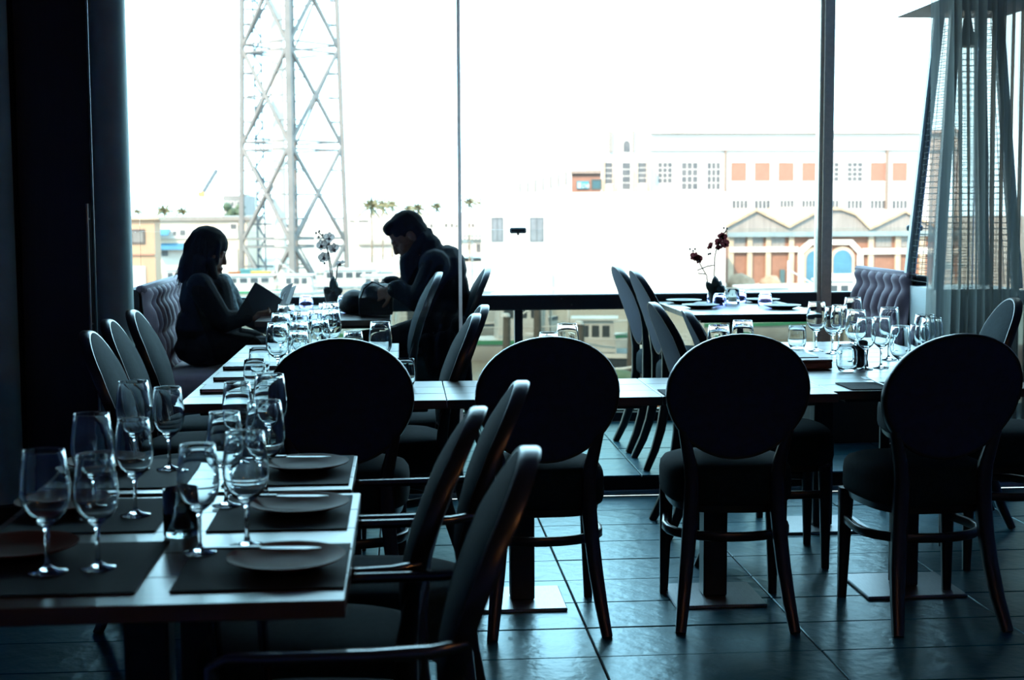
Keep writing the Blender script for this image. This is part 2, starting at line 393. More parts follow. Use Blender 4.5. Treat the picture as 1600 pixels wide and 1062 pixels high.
# ================================================================== furniture
def ctop(z):    # side profile of the chair back (local y as a function of height)
    pts = [(0, -.295), (.10, -.250), (.22, -.212), (.36, -.190), (.46, -.184), (.55, -.187), (.65, -.203), (.75, -.230), (.85, -.268), (.98, -.330)]
    for (a, ya), (b, yb) in zip(pts, pts[1:]):
        if z <= b or b == .98:
            t = (z-a)/(b-a); t2 = t
            return ya+(yb-ya)*t2
def oval(th, s=1.0):
    c, sn = math.cos(th), math.sin(th)
    return .232*c*(1+.07*sn)*s, .767+.213*sn*s
def make_chair(name, label, arms=False):
    o = thing(name, label, 'chair')
    n = 48
    # back frame ring
    V = []; F = []; sec = []
    for k in range(n):
        th = 2*math.pi*k/n; xo, zo = oval(th); xi, zi = oval(th, .955)
        pts = [(xo, zo, -.011), (xo, zo, .011), (xo*.7+xi*.3, zo*.7+zi*.3, .017), (xi, zi, .017), (xi, zi, -.017), (xo*.7+xi*.3, zo*.7+zi*.3, -.017)]
        V += [(x, ctop(min(z, .98))+d, z) for x, z, d in pts]
    for k in range(n):
        for q in range(6): F.append((k*6+q, k*6+(q+1) % 6, ((k+1) % n)*6+(q+1) % 6, ((k+1) % n)*6+q))
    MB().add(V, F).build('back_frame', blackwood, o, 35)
    def pad(sign, bulge, base):
        V = []; F = []; rs = (0, .25, .5, .7, .84, .93, .962)
        for i, s in enumerate(rs):
            for k in range(n):
                x, z = oval(2*math.pi*k/n, s); V.append((x, ctop(min(z, .98))+sign*(base+bulge*(1-(s/.965)**4)), z))
        for i in range(len(rs)-1):
            for k in range(n): F.append((i*n+k, i*n+(k+1) % n, (i+1)*n+(k+1) % n, (i+1)*n+k))
        b = len(V)     # closing rim so the pad has depth
        for k in range(n):
            x, z = oval(2*math.pi*k/n, .962); V.append((x, ctop(min(z, .98))+sign*.004, z))
        for k in range(n): F.append(((len(rs)-1)*n+k, (len(rs)-1)*n+(k+1) % n, b+(k+1) % n, b+k))
        return MB().add(V, F)
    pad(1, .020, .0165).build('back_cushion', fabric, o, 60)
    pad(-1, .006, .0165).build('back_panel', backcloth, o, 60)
    # seat
    def outl(k, m=40):
        th = 2*math.pi*k/m; c, sn = math.cos(th), math.sin(th); e = .62
        x = math.copysign(abs(c)**e, c); y = math.copysign(abs(sn)**e, sn)
        return x*(.205+.028*(y+1)/2), .018+y*.222
    V = []; F = []; lay = [(.398, .95), (.404, .985), (.42, 1), (.475, 1.0), (.50, .985), (.517, .93), (.528, .80), (.536, .5), (.538, .02)]
    for z, s in lay:
        for k in range(40): x, y = outl(k); V.append((x*s, .018+(y-.018)*s, z))
    for i in range(len(lay)-1):
        for k in range(40): F.append((i*40+k, i*40+(k+1) % 40, (i+1)*40+(k+1) % 40, (i+1)*40+k))
    F.append(tuple(range(40))[::-1]); F.append(tuple(range((len(lay)-1)*40, len(lay)*40)))
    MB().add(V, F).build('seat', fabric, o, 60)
    V = []; F = []
    for z, s in ((.372, .90), (.3978, .93)):
        for k in range(40): x, y = outl(k); V.append((x*s, .018+(y-.018)*s, z))
    F = [tuple(range(40))[::-1], tuple(range(40, 80))]+[(k, (k+1) % 40, 40+(k+1) % 40, 40+k) for k in range(40)]
    MB().add(V, F).build('seat_rail', blackwood, o, 40)
    for sx in (-1, 1):
        zz = [.66, .60, .54, .48, .40, .30, .20, .10, .0]
        xx = [.176, .160, .146, .140, .142, .150, .160, .172, .186]
        rr = [.012, .017, .020, .022, .023, .022, .021, .019, .016]
        MB().tube([(sx*x, ctop(z)-(.004 if z > .4 else 0), z) for x, z in zip(xx, zz)], rr, sq=(1, 1.05), hint=(0, 1, 0)).build('leg', blackwood, o, 50)
        MB().tube([(sx*.187, .185, .395), (sx*.189, .187, .28), (sx*.195, .19, 0)], [.024, .021, .014], sq=(1, 1), hint=(0, 1, 0)).build('leg', blackwood, o, 50)
    # U-shaped bentwood stretcher
    P = [(-.190, .185, .285)]
    for k in range(13):
        a = math.pi*k/12; P.append((-.208*math.cos(a), .03-.185*math.sin(a)**.8, .285))
    P.append((.190, .185, .285))
    MB().tube(P, 1, sq=(.015, .010), hint=(0, 0, 1)).build('stretcher', blackwood, o, 50)
    if arms:
        for sx in (-1, 1):
            P = [(sx*.214, -.225, .712), (sx*.228, -.17, .704), (sx*.234, -.08, .700), (sx*.234, .05, .697), (sx*.230, .14, .695), (sx*.226, .168, .680), (sx*.224, .165, .60), (sx*.222, .158, .50), (sx*.214, .150, .41)]
            MB().tube(P, [.8, 1, 1, 1, 1, .95, .9, .85, .85], sq=(.015, .0085), hint=(1, 0, 0)).build('arm', glossblack, o, 50)
    return o

FRONT = 'dining chairs in the front row seen from behind'
ch = make_chair('dining_chair', 'oval-backed dining chair in the front row, leftmost, in front of the long glass-covered table')
ch['group'] = FRONT; ch.location = (-.205, 4.755, 0); ch.rotation_euler = (0, 0, R(1))
def chair(x, y, rz, label, group, z=0): return dup(ch, (x, y, z), R(rz), label, group)
chair(.452, 4.735, 1, 'oval-backed dining chair in the front row, second from left, behind the armchairs', FRONT)
chair(1.098, 4.745, -5, 'oval-backed dining chair in the front row, third from left, its seat turned slightly left', FRONT)
chair(1.745, 4.665, 3, 'oval-backed dining chair in the front row, rightmost, in front of the wine glasses', FRONT)
LG = 'dining chairs along the left side of the long table'
chair(-.730, 4.85, -86, 'dining chair left of the long table, nearest of the three curved backs', LG)
chair(-.765, 5.35, -86, 'dining chair left of the long table, middle one of the three curved backs', LG)
chair(-.765, 5.83, -87, 'dining chair left of the long table, farthest of three, beside the banquette', LG)
LR = 'dining chairs along the right side of the long table'
chair(-.050, 5.42, 90, 'dining chair below the seated man, nearer of the two in front of him', LR)
chair(.010, 5.90, 91, 'dining chair below the seated man, farther of two, right below the glass edge line', LR)
WLG = 'dining chairs at the window table of the couple'
chair(-.150, 6.995, 90, 'empty dining chair on the terrace beside the seated man, its back overlapping his coat', WLG, PZ)
chair(.125, 7.56, 90, 'dining chair on the terrace that the man in the black coat sits on', WLG, PZ)
RL = 'dining chairs along the left side of the right-hand long table'
chair(1.385, 5.96, -90, 'dining chair left of the right-hand table, its grey front showing behind the front row', RL)
chair(1.432, 5.46, -96, 'dining chair left of the right-hand table, lower of the two behind the third front chair', RL)
WRG = 'dining chairs at the window table with the purple orchid'
chair(1.475, 7.02, -90, 'dining chair on the terrace left of the purple orchid table, nearer of two', WRG, PZ)
chair(1.465, 7.56, -88, 'dining chair on the terrace left of the purple orchid table, farther of two', WRG, PZ)
RR = 'dining chairs in front of the sheer curtain'
chair(2.335, 6.06, 80, 'dining chair with grey cushion standing in front of the sheer curtain', RR)
chair(2.34, 5.33, 82, 'dining chair cut off by the right edge of the picture', RR)
ac = make_chair('armchair', 'black armchair with oval back, nearest the camera at the front table', True)
AG = 'armchairs along the right side of the front table'; ac['group'] = AG
ac.location = (-.118, 2.37, 0); ac.rotation_euler = (0, 0, R(86))
dup(ac, (-.178, 2.87, 0), R(85), 'black armchair with oval back, middle one of three at the front table', AG)
dup(ac, (-.055, 3.29, 0), R(86), 'black armchair with oval back, farthest of the three at the front table', AG)

# tables --------------------------------------------------------------
def table(label, x0, x1, y0, y1, post=None, fz=0, h=.75, nb=5, group=None, plate=None):
    cx, cy = (x0+x1)/2, (y0+y1)/2
    px_, py_ = post or (cx, cy)
    o = thing('dining_table', label, 'table', (px_, py_, fz), 0, group)
    bw = (y1-y0)/nb
    for i in range(nb):
        b = MB().box(x0, x1, y0+i*bw+(0.0008 if i else 0), y0+(i+1)*bw-(0.0008 if i < nb-1 else 0), fz+h-.030, fz+h-random.uniform(0, .0006), .002)
        b.build('table_board', tabletop, o, world=True)
    MB().box(x0+.06, x1-.06, y0+.06, y1-.06, fz+h-.048, fz+h-.0302, .003).build('underframe', darkmetal, o, world=True)
    MB().box(px_-.042, px_+.042, py_-.042, py_+.042, fz+.012, fz+h-.0485, .006).build('pedestal', darkmetal, o, world=True)
    hx, hy = plate or (.19, .16)
    MB().box(px_-hx, px_+hx, py_-hy, py_+hy, fz, fz+.012, .003).build('base_plate', basemetal, o, world=True)
    return o
table('front dining table nearest the camera, with two wine glass pairs on each side', -.815, -.100, 2.268, 3.142, (-.50, 2.75))
table('small table behind the front one, at the far end of the near wine glasses', -.835, -.122, 3.185, 3.625, (-.50, 3.42), plate=(.16, .14), nb=3)
table('bare-edged table right behind the leftmost front chair, at the head of the long table', -.735, .138, 4.662, 5.186, (-.20, 5.0), nb=3, plate=(.14, .14))
table('long table with many wine glasses in front of the couple, near half', -.735, -.022, 5.190, 5.930, (-.385, 5.56), plate=(.12, .15), nb=4)
table('long table with many wine glasses in front of the couple, far half', -.735, -.022, 5.934, 6.68, (-.385, 6.30), plate=(.12, .15), nb=4)
table('bare table between second and third front chairs, left of the table seam', .141, .860, 4.660, 5.185, (.405, 4.90), nb=3, plate=(.145, .15))
table('bare table behind the third front chair, touching the right-hand table', .863, 1.462, 4.668, 5.190, (1.085, 4.885), nb=3, plate=(.16, .15))
table('right-hand table with crowded wine glasses and a fork, near half', 1.466, 2.215, 4.735, 5.62, (1.80, 4.95), plate=(.18, .16))
table('right-hand table with wine glasses, far half', 1.466, 2.215, 5.628, 6.50, (1.79, 5.95))
table('window table of the couple, carrying the white orchid', -.747, -.066, 7.20, 8.39, fz=PZ, h=.73)
table('window table carrying the purple orchid and dark plates', 1.50, 2.225, 7.31, 8.40, fz=PZ, h=.73)

# tufted banquettes ----------------------------------------------------
def banquette(label, xf, y0, y1, face, ztop, nch):
    """face = +1: back cushion faces +X, -1: faces -X; xf = x of the cushion front plane"""
    cy = (y0+y1)/2
    o = thing('banquette', label, 'banquette', (xf, cy, PZ))
    nu, nv = nch*10, 40; V = []; F = []; H = ztop-.50; W = y1-y0
    for j in range(nv+1):
        v = j/nv
        for i in range(nu+1):
            u = i/nu; row = v*3.0
            wob = .5*(1-math.cos(math.pi*2*row/1.5))*.5
            cph = (u*nch + .5*math.sin(math.pi*row/1.0)*.45)
            d = abs(math.sin(math.pi*cph))**.55
            edge = min(1, min(u, 1-u)*18, (1-v)*14+.12, v*14+.1)
            btn = 1-.35*math.exp(-((row % 1)-.5)**2*30)
            dep = .055*d*btn*max(edge, 0)**.5
            V.append((face*(dep+.02*(1-v)*.3)+face*.04*(.5-v), y0+u*W-cy, .50-PZ+v*H))
    for j in range(nv):
        for i in range(nu): F.append((j*(nu+1)+i, j*(nu+1)+i+1, (j+1)*(nu+1)+i+1, (j+1)*(nu+1)+i))
    MB().add(V, F).build('tufted_back', lilac, o, 179)
    MB().box(-face*.03, -face*.11, -W/2-.005, W/2+.005, .0, ztop-PZ-.012, .01).build('back_board', banqdark, o)
    a, b = sorted((-face*.045, face*.012))
    MB().box(a, b, -W/2, W/2, ztop-PZ-.03, ztop-PZ+.008, .012).build('top_piping', lilac, o, 40)
    MB().box(face*.035, face*.50, -W/2, W/2, .33, .46, .03).build('seat_cushion', lilac, o, 60)
    MB().box(face*.0, face*.46, -W/2+.02, W/2-.02, .0, .329, .005).build('seat_base', banqdark, o)
    return o
banquette('lilac tufted banquette that the woman sits on, beside the pillar', -1.285, 7.20, 8.42, 1, .995, 9)
banquette('lilac tufted banquette beside the window mullion and the patio heater', 2.735, 7.52, 8.43, -1, 1.015, 7)

# ================================================================== tableware
def wineglass(name, label, s=1.0, hs=1.0):
    P = [(0, 0), (.033, 0), (.0345, .0012), (.033, .0028), (.016, .006), (.0065, .011), (.0045, .02), (.0042, .045), (.0045, .072), (.0075, .083), (.018, .090),
         (.0315, .102), (.0398, .119), (.0428, .137), (.0424, .157), (.0388, .188), (.0352, .2128), (.0352, .2142), (.0344, .2152), (.0334, .2150), (.0329, .2138), (.0332, .2120),
         (.0372, .188), (.0409, .157), (.0413, .137), (.0383, .1205), (.0300, .104), (.0165, .0945), (0, .0915)]
    return tag(MB().lathe([(r*s, z*hs) for r, z in P], 40).build(name, glass, None, 179), label, 'wine glass')
def place(src, used, loc, label, group, rz=0):
    o = src if not used else src.copy()
    if used: COL.objects.link(o)
    o.location = loc; o.rotation_euler = (0, 0, rz); o['label'] = label; o['group'] = group; return o
wl_ = wineglass('wine_glass', '', 1.0, 1.0); ws_ = wineglass('wine_glass', '', .90, .93)
NG, LGG, RG, MG = 'wine glasses on the front table', 'wine glasses on the long table', 'wine glasses on the right-hand table', 'wine glasses on the bare middle tables'
seen = {}
def wine(kind, x, y, label, group, z=.7508):
    src = wl_ if kind == 'L' else ws_
    place(src, seen.get(kind), (x, y, z), label, group, random.uniform(0, 6)); seen[kind] = True
MZ = .7538
wine('L', -.622, 2.480, 'large wine glass at the left end of the front table, leftmost of all', NG, MZ)
wine('S', -.540, 2.500, 'smaller wine glass beside the leftmost one, second in the nearest left pair', NG, MZ)
wine('L', -.636, 2.925, 'large wine glass in the middle left pair on the front table, partly hidden', NG, MZ)
wine('S', -.555, 2.936, 'smaller wine glass in the middle left pair on the front table', NG, MZ)
wine('L', -.652, 3.465, 'large wine glass in the farthest left pair on the front tables', NG, MZ)
wine('S', -.570, 3.460, 'smaller wine glass of the farthest left pair, standing clear against the dark', NG, MZ)
wine('S', -.377, 2.597, 'smaller wine glass right behind the candle glass on the front table', NG, MZ)
wine('L', -.296, 2.640, 'large wine glass left of the nearest terracotta plate', NG, MZ)
wine('S', -.380, 3.013, 'smaller wine glass left of the middle terracotta plate', NG, MZ)
wine('L', -.302, 3.075, 'large wine glass behind the middle terracotta plate', NG, MZ)
wine('S', -.413, 3.540, 'smaller wine glass of the farthest right pair on the front tables', NG, MZ)
wine('L', -.336, 3.570, 'large wine glass just left of the leftmost front chair back', NG, MZ)
for k, x, y, lab in (
    ('L', -.461, 5.236, 'large wine glass on the long table, left of those overlapping the leftmost chair top'),
    ('S', -.372, 5.060, 'small wine glass just above the leftmost front chair on the long table'),
    ('L', -.490, 5.735, 'large wine glass on the long table, second step up at the left'),
    ('S', -.400, 5.500, 'small wine glass in the middle of the long table cluster, nearer row'),
    ('S', -.325, 5.590, 'small wine glass in the middle of the long table cluster, right in the nearer row'),
    ('L', -.300, 5.930, 'large wine glass at the right end of the long table cluster'),
    ('L', -.322, 6.370, 'large wine glass at the right end of the long table cluster, farther one'),
    ('L', -.509, 6.250, 'large wine glass at the left of the long table cluster, farthest one'),
    ('S', -.432, 6.050, 'small wine glass in the far row of the long table, left one'),
    ('S', -.375, 6.150, 'small wine glass in the far row of the long table, right one'),
    ('S', -.355, 6.560, 'small wine glass farthest back on the long table below the orchid'),
    ('L', -.086, 5.235, 'large wine glass standing alone on the long table near the man\'s knee'),
    ('S', -.178, 5.010, 'small wine glass hidden to its rim behind the leftmost front chair')): wine(k, x, y, lab, LGG)
for k, x, y, lab in (
    ('L', 1.800, 6.080, 'large wine glass at the left end of the right-hand table, in front of the mullion'),
    ('S', 1.838, 5.965, 'small wine glass right of the mullion glass on the right-hand table'),
    ('S', 1.900, 6.075, 'small wine glass third from left on the right-hand table'),
    ('L', 2.045, 6.340, 'large wine glass farthest back, against the lilac banquette edge'),
    ('L', 1.812, 5.570, 'large wine glass above the stemless tumbler on the right-hand table'),
    ('S', 1.782, 5.360, 'small wine glass right of the stemless tumbler, first of three in a line'),
    ('S', 1.860, 5.405, 'small wine glass in the centre of the right-hand table'),
    ('L', 1.990, 5.690, 'large wine glass in front of the banquette channels'),
    ('S', 1.785, 4.985, 'small wine glass touching the rightmost front chair top, left one'),
    ('S', 1.872, 5.030, 'small wine glass over the rightmost front chair top, second one'),
    ('L', 1.995, 5.305, 'large wine glass in front of the curtain, farther one'),
    ('L', 1.962, 5.145, 'large wine glass in front of the curtain, nearer one')): wine(k, x, y, lab, RG)
for k, x, y, lab in (
    ('L', 1.107, 4.925, 'large wine glass peeping over the third front chair, left one'),
    ('L', 1.240, 5.120, 'large wine glass peeping over the third front chair, right one'),
    ('S', .500, 4.880, 'small wine glass rim peeping over the second front chair, left one'),
    ('L', .585, 5.050, 'large wine glass rim peeping over the second front chair, right one')): wine(k, x, y, lab, MG)
TP = [(0, 0), (.024, 0), (.031, .004), (.0385, .022), (.0405, .045), (.0385, .08), (.0362, .1008), (.0355, .1018), (.0345, .1008), (.0368, .08), (.0388, .045), (.0365, .022), (.029, .010), (0, .0095)]
tb = tag(MB().lathe(TP, 36).build('stemless_tumbler', glass, None, 179), '', 'tumbler'); u = False
for x, y, lab in ((-.527, 5.058, 'stemless tumbler at the near left of the long table'), (-.552, 5.470, 'stemless tumbler farther back at the left of the long table'),
                  (.000, 5.010, 'stemless tumbler right of the leftmost front chair'), (1.690, 5.300, 'stemless tumbler beside the brown box on the right-hand table'),
                  (1.745, 6.185, 'stemless tumbler below the mullion glass on the right-hand table')):
    place(tb, u, (x, y, .7508), lab, 'stemless tumblers'); u = True
CP = [(.0385, 0), (.040, .001), (.0405, .018), (.0385, .042), (.0345, .060), (.027, .070), (0, .0715), (0, .061), (.023, .060), (.031, .053), (.036, .038), (.0385, .018)]
cpo = tag(MB().lathe(CP, 32, closed=True).build('lavender_tumbler', lavglass, None, 60), '', 'tumbler'); u = False
for x, y, lab in ((-.553, 8.17, 'upturned lavender tumbler at the left of the white orchid'), (-.335, 8.10, 'upturned lavender tumbler right of the white orchid, beside the backpack'),
                  (1.835, 8.30, 'upturned lavender tumbler below the purple orchid pot'), (1.800, 7.985, 'upturned lavender tumbler nearest, left of the table candle'),
                  (2.065, 7.990, 'upturned lavender tumbler alone at the right of the window table'), (1.985, 8.28, 'upturned lavender tumbler behind the table candle')):
    place(cpo, u, (x, y, PZ+.7306), lab, 'upturned lavender tumblers'); u = True
PP = [(0, 0), (.055, 0), (.062, .003), (.094, .014), (.104, .0185), (.1045, .0205), (.096, .0195), (.062, .009), (.03, .0072), (0, .007)]
def plates(m, spec, group, z):
    src = tag(MB().lathe(PP, 48).build('dinner_plate', m, None, 50), '', 'plate'); u = False
    for x, y, lab in spec: place(src, u, (x, y, z), lab, group); u = True
plates(terracotta, ((-.211, 2.485, 'terracotta dinner plate nearest the camera at right of the front table'), (-.222, 2.948, 'terracotta dinner plate in the middle right of the front table'),
                    (-.240, 3.425, 'terracotta dinner plate farthest back at right of the front tables'), (-.705, 2.62, 'terracotta plate at the left edge, beyond the leftmost wine glass'),
                    (-.715, 3.02, 'terracotta plate left of the middle left wine glasses'), (-.725, 3.50, 'terracotta plate left of the farthest left wine glasses')), 'terracotta plates', .7538)
plates(darkplate, ((1.640, 8.22, 'dark plate at the far left of the purple orchid table'), (1.650, 7.80, 'dark plate at the near left of the purple orchid table'),
                   (2.085, 7.70, 'dark plate at the near right of the purple orchid table'), (2.105, 8.22, 'dark plate at the far right of the purple orchid table')), 'dark plates', PZ+.7306)
plates(darkplate, ((-.26, 7.72, 'dark plate in front of the backpack on the couple\'s table'), (-.60, 7.62, 'dark plate in front of the woman\'s open menu')), 'dark plates of the couple', PZ+.7306)
# placemats
def placemat(x0, x1, y0, y1, lab, z=.7507):
    m_ = MB().box(x0, x1, y0, y1, z, z+.0028, .001)
    tag(m_.build('placemat', matweave), lab, 'placemat', 'woven placemats')
placemat(-.392, -.104, 2.335, 2.650, 'woven placemat under the nearest terracotta plate'); placemat(-.392, -.116, 2.775, 3.105, 'woven placemat under the middle terracotta plate')
placemat(-.420, -.130, 3.235, 3.612, 'woven placemat under the farthest right plate'); placemat(-.790, -.448, 2.335, 2.700, 'woven placemat at the near left corner of the front table')
placemat(-.795, -.492, 2.790, 3.115, 'woven placemat in the middle left of the front table'); placemat(-.815, -.510, 3.235, 3.612, 'woven placemat under the farthest left wine glasses')
placemat(1.535, 1.90, 4.752, 4.945, 'woven placemat under the fork on the right-hand table')
placemat(.872, 1.22, 4.682, 4.83, 'woven placemat on the bare table beside the seam, behind the third front chair')
# cutlery (local: lies along +X, handle at -X)
def strip(pts, w, t, name, label, cat):
    """pts: (x, z); w: half widths"""
    V = []; F = []
    for (x, z), h_ in zip(pts, w): V += [(x, -h_, z), (x, h_, z), (x, h_, z+t), (x, -h_, z+t)]
    for i in range(len(pts)-1):
        for k in range(4): F.append((i*4+k, i*4+(k+1) % 4, (i+1)*4+(k+1) % 4, (i+1)*4+k))
    F += [(3, 2, 1, 0), tuple(range(len(V)-4, len(V)))]
    return MB().add(V, F)
def fork(label, group=None):
    o = thing('fork', label, 'fork', group=group)
    strip([(-.10, 0), (-.06, .002), (.0, .006), (.03, .010), (.045, .008), (.055, .006)], [.005, .0055, .003, .0032, .011, .0125], .0022, '', '', '').build('handle', steel, o, 50)
    for k in range(4):
        y = -.0105+.007*k
        V = MB().box(.054, .098, y-.0016, y+.0016, .006, .0085); V.v = [(x, yy, z+(.006*((x-.054)/.044)**2)) for x, yy, z in V.v]
        V.build('tine', steel, o)
    return o
def knife(label, group=None):
    o = thing('knife', label, 'knife', group=group)
    strip([(-.105, 0), (-.06, .001), (-.005, .002)], [.0065, .006, .005], .005, '', '', '').build('handle', steel, o, 50)
    strip([(-.004, .003), (.02, .003), (.08, .0035), (.105, .004)], [.0055, .009, .009, .001], .0016, '', '', '').build('blade', steel, o, 50)
    return o
fk = fork('', 'forks'); kn = knife('', 'knives')
spots = (('nearest right terracotta plate', -.215, 2.485), ('middle right terracotta plate', -.226, 2.948), ('farthest right terracotta plate', -.244, 3.425))
for i, (n, x, y) in enumerate(spots):
    k_ = kn if i == 0 else copy_tree(kn)
    k_.location = (x-.040, y+.034, .7752); k_.rotation_euler = (0, 0, R(-8)); k_['label'] = 'steel knife lying across the '+n
fk.location = (1.665, 4.885, .7540); fk.rotation_euler = (0, 0, R(98)); fk['label'] = 'steel fork standing out on the placemat at the right-hand table'
del fk['group']
# closed menus, box
def menu(x0, x1, y0, y1, lab, z=.7508, rz=0):
    o = thing('closed_menu', lab, 'menu', ((x0+x1)/2, (y0+y1)/2, z), R(rz), 'closed black menus'); hx, hy = (x1-x0)/2, (y1-y0)/2
    MB().box(-hx, hx, -hy, hy, 0, .003, .001).build('cover', menumat, o); MB().box(-hx+.004, hx-.004, -hy+.004, hy-.004, .0032, .0105).build('pages', paper, o)
    MB().box(-hx, hx, -hy, hy, .0107, .0137, .001).build('cover', menumat, o); MB().box(-hx-.002, -hx, -hy, hy, 0, .0137).build('spine', menumat, o)
menu(-.70, -.47, 4.925, 5.085, 'closed black menu at the near left corner of the long table')
menu(-.70, -.47, 5.275, 5.435, 'closed black menu, second along the left edge of the long table')
menu(-.71, -.47, 5.640, 5.800, 'closed black menu, third along the left edge of the long table')
menu(1.485, 1.70, 5.700, 5.900, 'closed black menu at the left edge of the right-hand table')
menu(2.05, 2.20, 5.42, 5.60, 'closed black menu at the right of the crowded wine glasses')
bx = thing('leather_box', 'brown leather cutlery box left of the stemless tumbler', 'box', (1.575, 5.42, .7508), R(3))
MB().box(-.085, .085, -.035, .035, 0, .026, .004).build('box_body', leather, bx, 40); MB().box(-.087, .087, -.037, .037, .0262, .036, .004).build('lid', leather, bx, 40)
mill = thing('pepper_mill', 'short black pepper mill between the wine glasses on the right-hand table', 'pepper mill', (1.802, 5.463, .7508))
MB().lathe([(0, 0), (.026, 0), (.027, .004), (.022, .03), (.024, .055), (.026, .07), (0, .07)], 24).build('body', blackwood, mill, 50)
MB().lathe([(0, .0705), (.024, .0705), (.026, .085), (.020, .098), (.006, .102), (0, .102)], 24).build('cap', blackwood, mill, 50)
# candle glasses
def candle(label, loc, gm, r_, h_):
    o = thing('candle_glass', label, 'candle holder', loc)
    MB().lathe([(0, 0), (r_*.92, 0), (r_, .004), (r_, h_-.001), (r_-.0015, h_), (r_-.003, h_-.001), (r_-.003, .014), (r_*.8, .011), (0, .011)], 40).build('holder', gm, o, 60)
    MB().lathe([(0, .0125), (r_*.62, .0125), (r_*.62, h_*.42), (r_*.58, h_*.45), (0, h_*.44)], 24).build('candle', wax, o, 50)
    MB().tube([(0, 0, h_*.44), (.001, 0, h_*.44+.008)], .0008, 6).build('wick', blackwood, o)
candle('smoked glass candle holder in the middle of the front table', (-.435, 2.757, .7508), smokeglass, .034, .092)
candle('clear glass candle holder with cream candle beside the purple orchid', (1.905, 8.12, PZ+.7306), glass, .042, .085)

# orchids --------------------------------------------------------------
def petalmesh():
    b = MB()
    for k, (a, L_, wd) in enumerate(((90, .030, .012), (18, .032, .018), (162, .032, .018), (234, .028, .012), (306, .028, .012))):
        ca, sa = math.cos(R(a)), math.sin(R(a)); V = []; F = []; rows = [(0, .1), (.25, .7), (.55, 1), (.85, .7), (1, .15)]
        for t, wf in rows:
            for q in (-1, 0, 1):
                x, y = L_*t, q*wd*wf; V.append((x*ca-y*sa, -.004-.010*t*(1-t)*2 + .004*abs(q)+.001*k, x*sa+y*ca))
        for i in range(4):
            for q in (0, 1): F.append((i*3+q, i*3+q+1, i*3+q+4, i*3+q+3))
        b.add(V, F)
    b.ell((0, -.010, -.006), (.008, .010, .009), n=8)
    return b
def leaf(b, p0, p1, wd, arch=.02):
    p0, p1 = Vector(p0), Vector(p1); d = p1-p0; s = d.cross(Vector((0, 1, 0)) if abs(d.x) > .01 else Vector((1, 0, 0)))
    s = Vector((d.z, 0, -d.x)).normalized()
    if s.length < .1: s = Vector((1, 0, 0))
    V = []; F = []
    rows = [(0, .35), (.3, .9), (.6, 1), (.85, .65), (1, .08)]
    for t, wf in rows:
        c = p0+d*t+Vector((0, -arch*math.sin(math.pi*t), 0))
        for q in (-1, 0, 1): V.append(c+s*(q*wd*wf)+Vector((0, .006*abs(q), 0)))
    n0 = len(V); V += [v+Vector((0, .003, 0)) for v in V]
    for i in range(4):
        for q in (0, 1):
            f_ = (i*3+q, i*3+q+1, i*3+q+4, i*3+q+3); F += [f_, tuple(j+n0 for j in f_[::-1])]
        for q in (0, 2): F.append((i*3+q, i*3+q+3, i*3+q+3+n0, i*3+q+n0))
    F += [(0, 1, 1+n0, n0), (1, 2, 2+n0, 1+n0), (12, 13, 13+n0, 12+n0), (13, 14, 14+n0, 13+n0)]
    b.add(V, F)
def orchid(label, cx, cy, petal, stems, flowers, buds, leaves, fs):
    o = thing('potted_orchid', label, 'orchid', (cx, cy, PZ+.7306))
    MB().lathe([(0, 0), (.036, 0), (.040, .006), (.052, .085), (.055, .09), (.050, .092), (.046, .08), (0, .078)], 28).build('pot', potmat, o, 50)
    for s in stems:
        pts = [at(px, py, cy+dy) for px, py, dy in s]; pts[0].z = max(pts[0].z, PZ+.80)
        MB().tube(pts, .0036, 6).build('stem', stemmat, o, 60, world=True)
    src = None
    for px, py, dy, rx, rzz, sc in flowers:
        p = at(px, py, cy+dy)-o.location
        if src is None: src = petalmesh().build('flower', petal, o, 60); f_ = src
        else: f_ = link_copy(src, 'flower', o)
        f_.location = p; f_.rotation_euler = (R(rx), R(random.uniform(-25, 25)), R(rzz)); f_.scale = (sc*fs,)*3
    for px, py in buds:
        p = at(px, py, cy-.01); MB().ell(p, (.0065, .0065, .008), n=8).build('bud', stemmat, o, 60, world=True)
    for (a, b_, wd) in leaves:
        l = MB(); leaf(l, at(a[0], a[1], cy+a[2]), at(b_[0], b_[1], cy+b_[2]), wd); l.build('leaf', leafmat, o, 60, world=True)
    return o
orchid('potted orchid with grey-white flowers between the couple', -.408, 8.30, whitepetal,
       [[(518, 455, 0), (517, 430, -.01), (513, 400, -.02), (510, 378, -.02), (503, 368, -.03), (497, 362, -.03)], [(520, 455, 0), (519, 425, .01), (514, 396, 0), (509, 385, 0)], [(524, 452, 0), (526, 425, 0), (529, 410, -.01)]],
       [(514, 371, -.02, 10, 20, 1.0), (503, 383, -.02, 0, -25, 1.05), (521, 388, -.03, 15, 30, 1.05), (506, 402, -.02, -10, 0, 1.0), (531, 410, -.02, 60, 40, .95), (512, 380, .01, 0, 60, .8)],
       [(494, 364), (499, 361), (504, 367), (498, 370), (507, 411), (501, 407)],
       [((519, 458, -.03), (521, 431, -.03), .020), ((517, 460, -.03), (507, 448, -.05), .022), ((522, 460, -.04), (535, 450, -.05), .022), ((520, 460, -.03), (526, 440, -.02), .02)], 1.1)
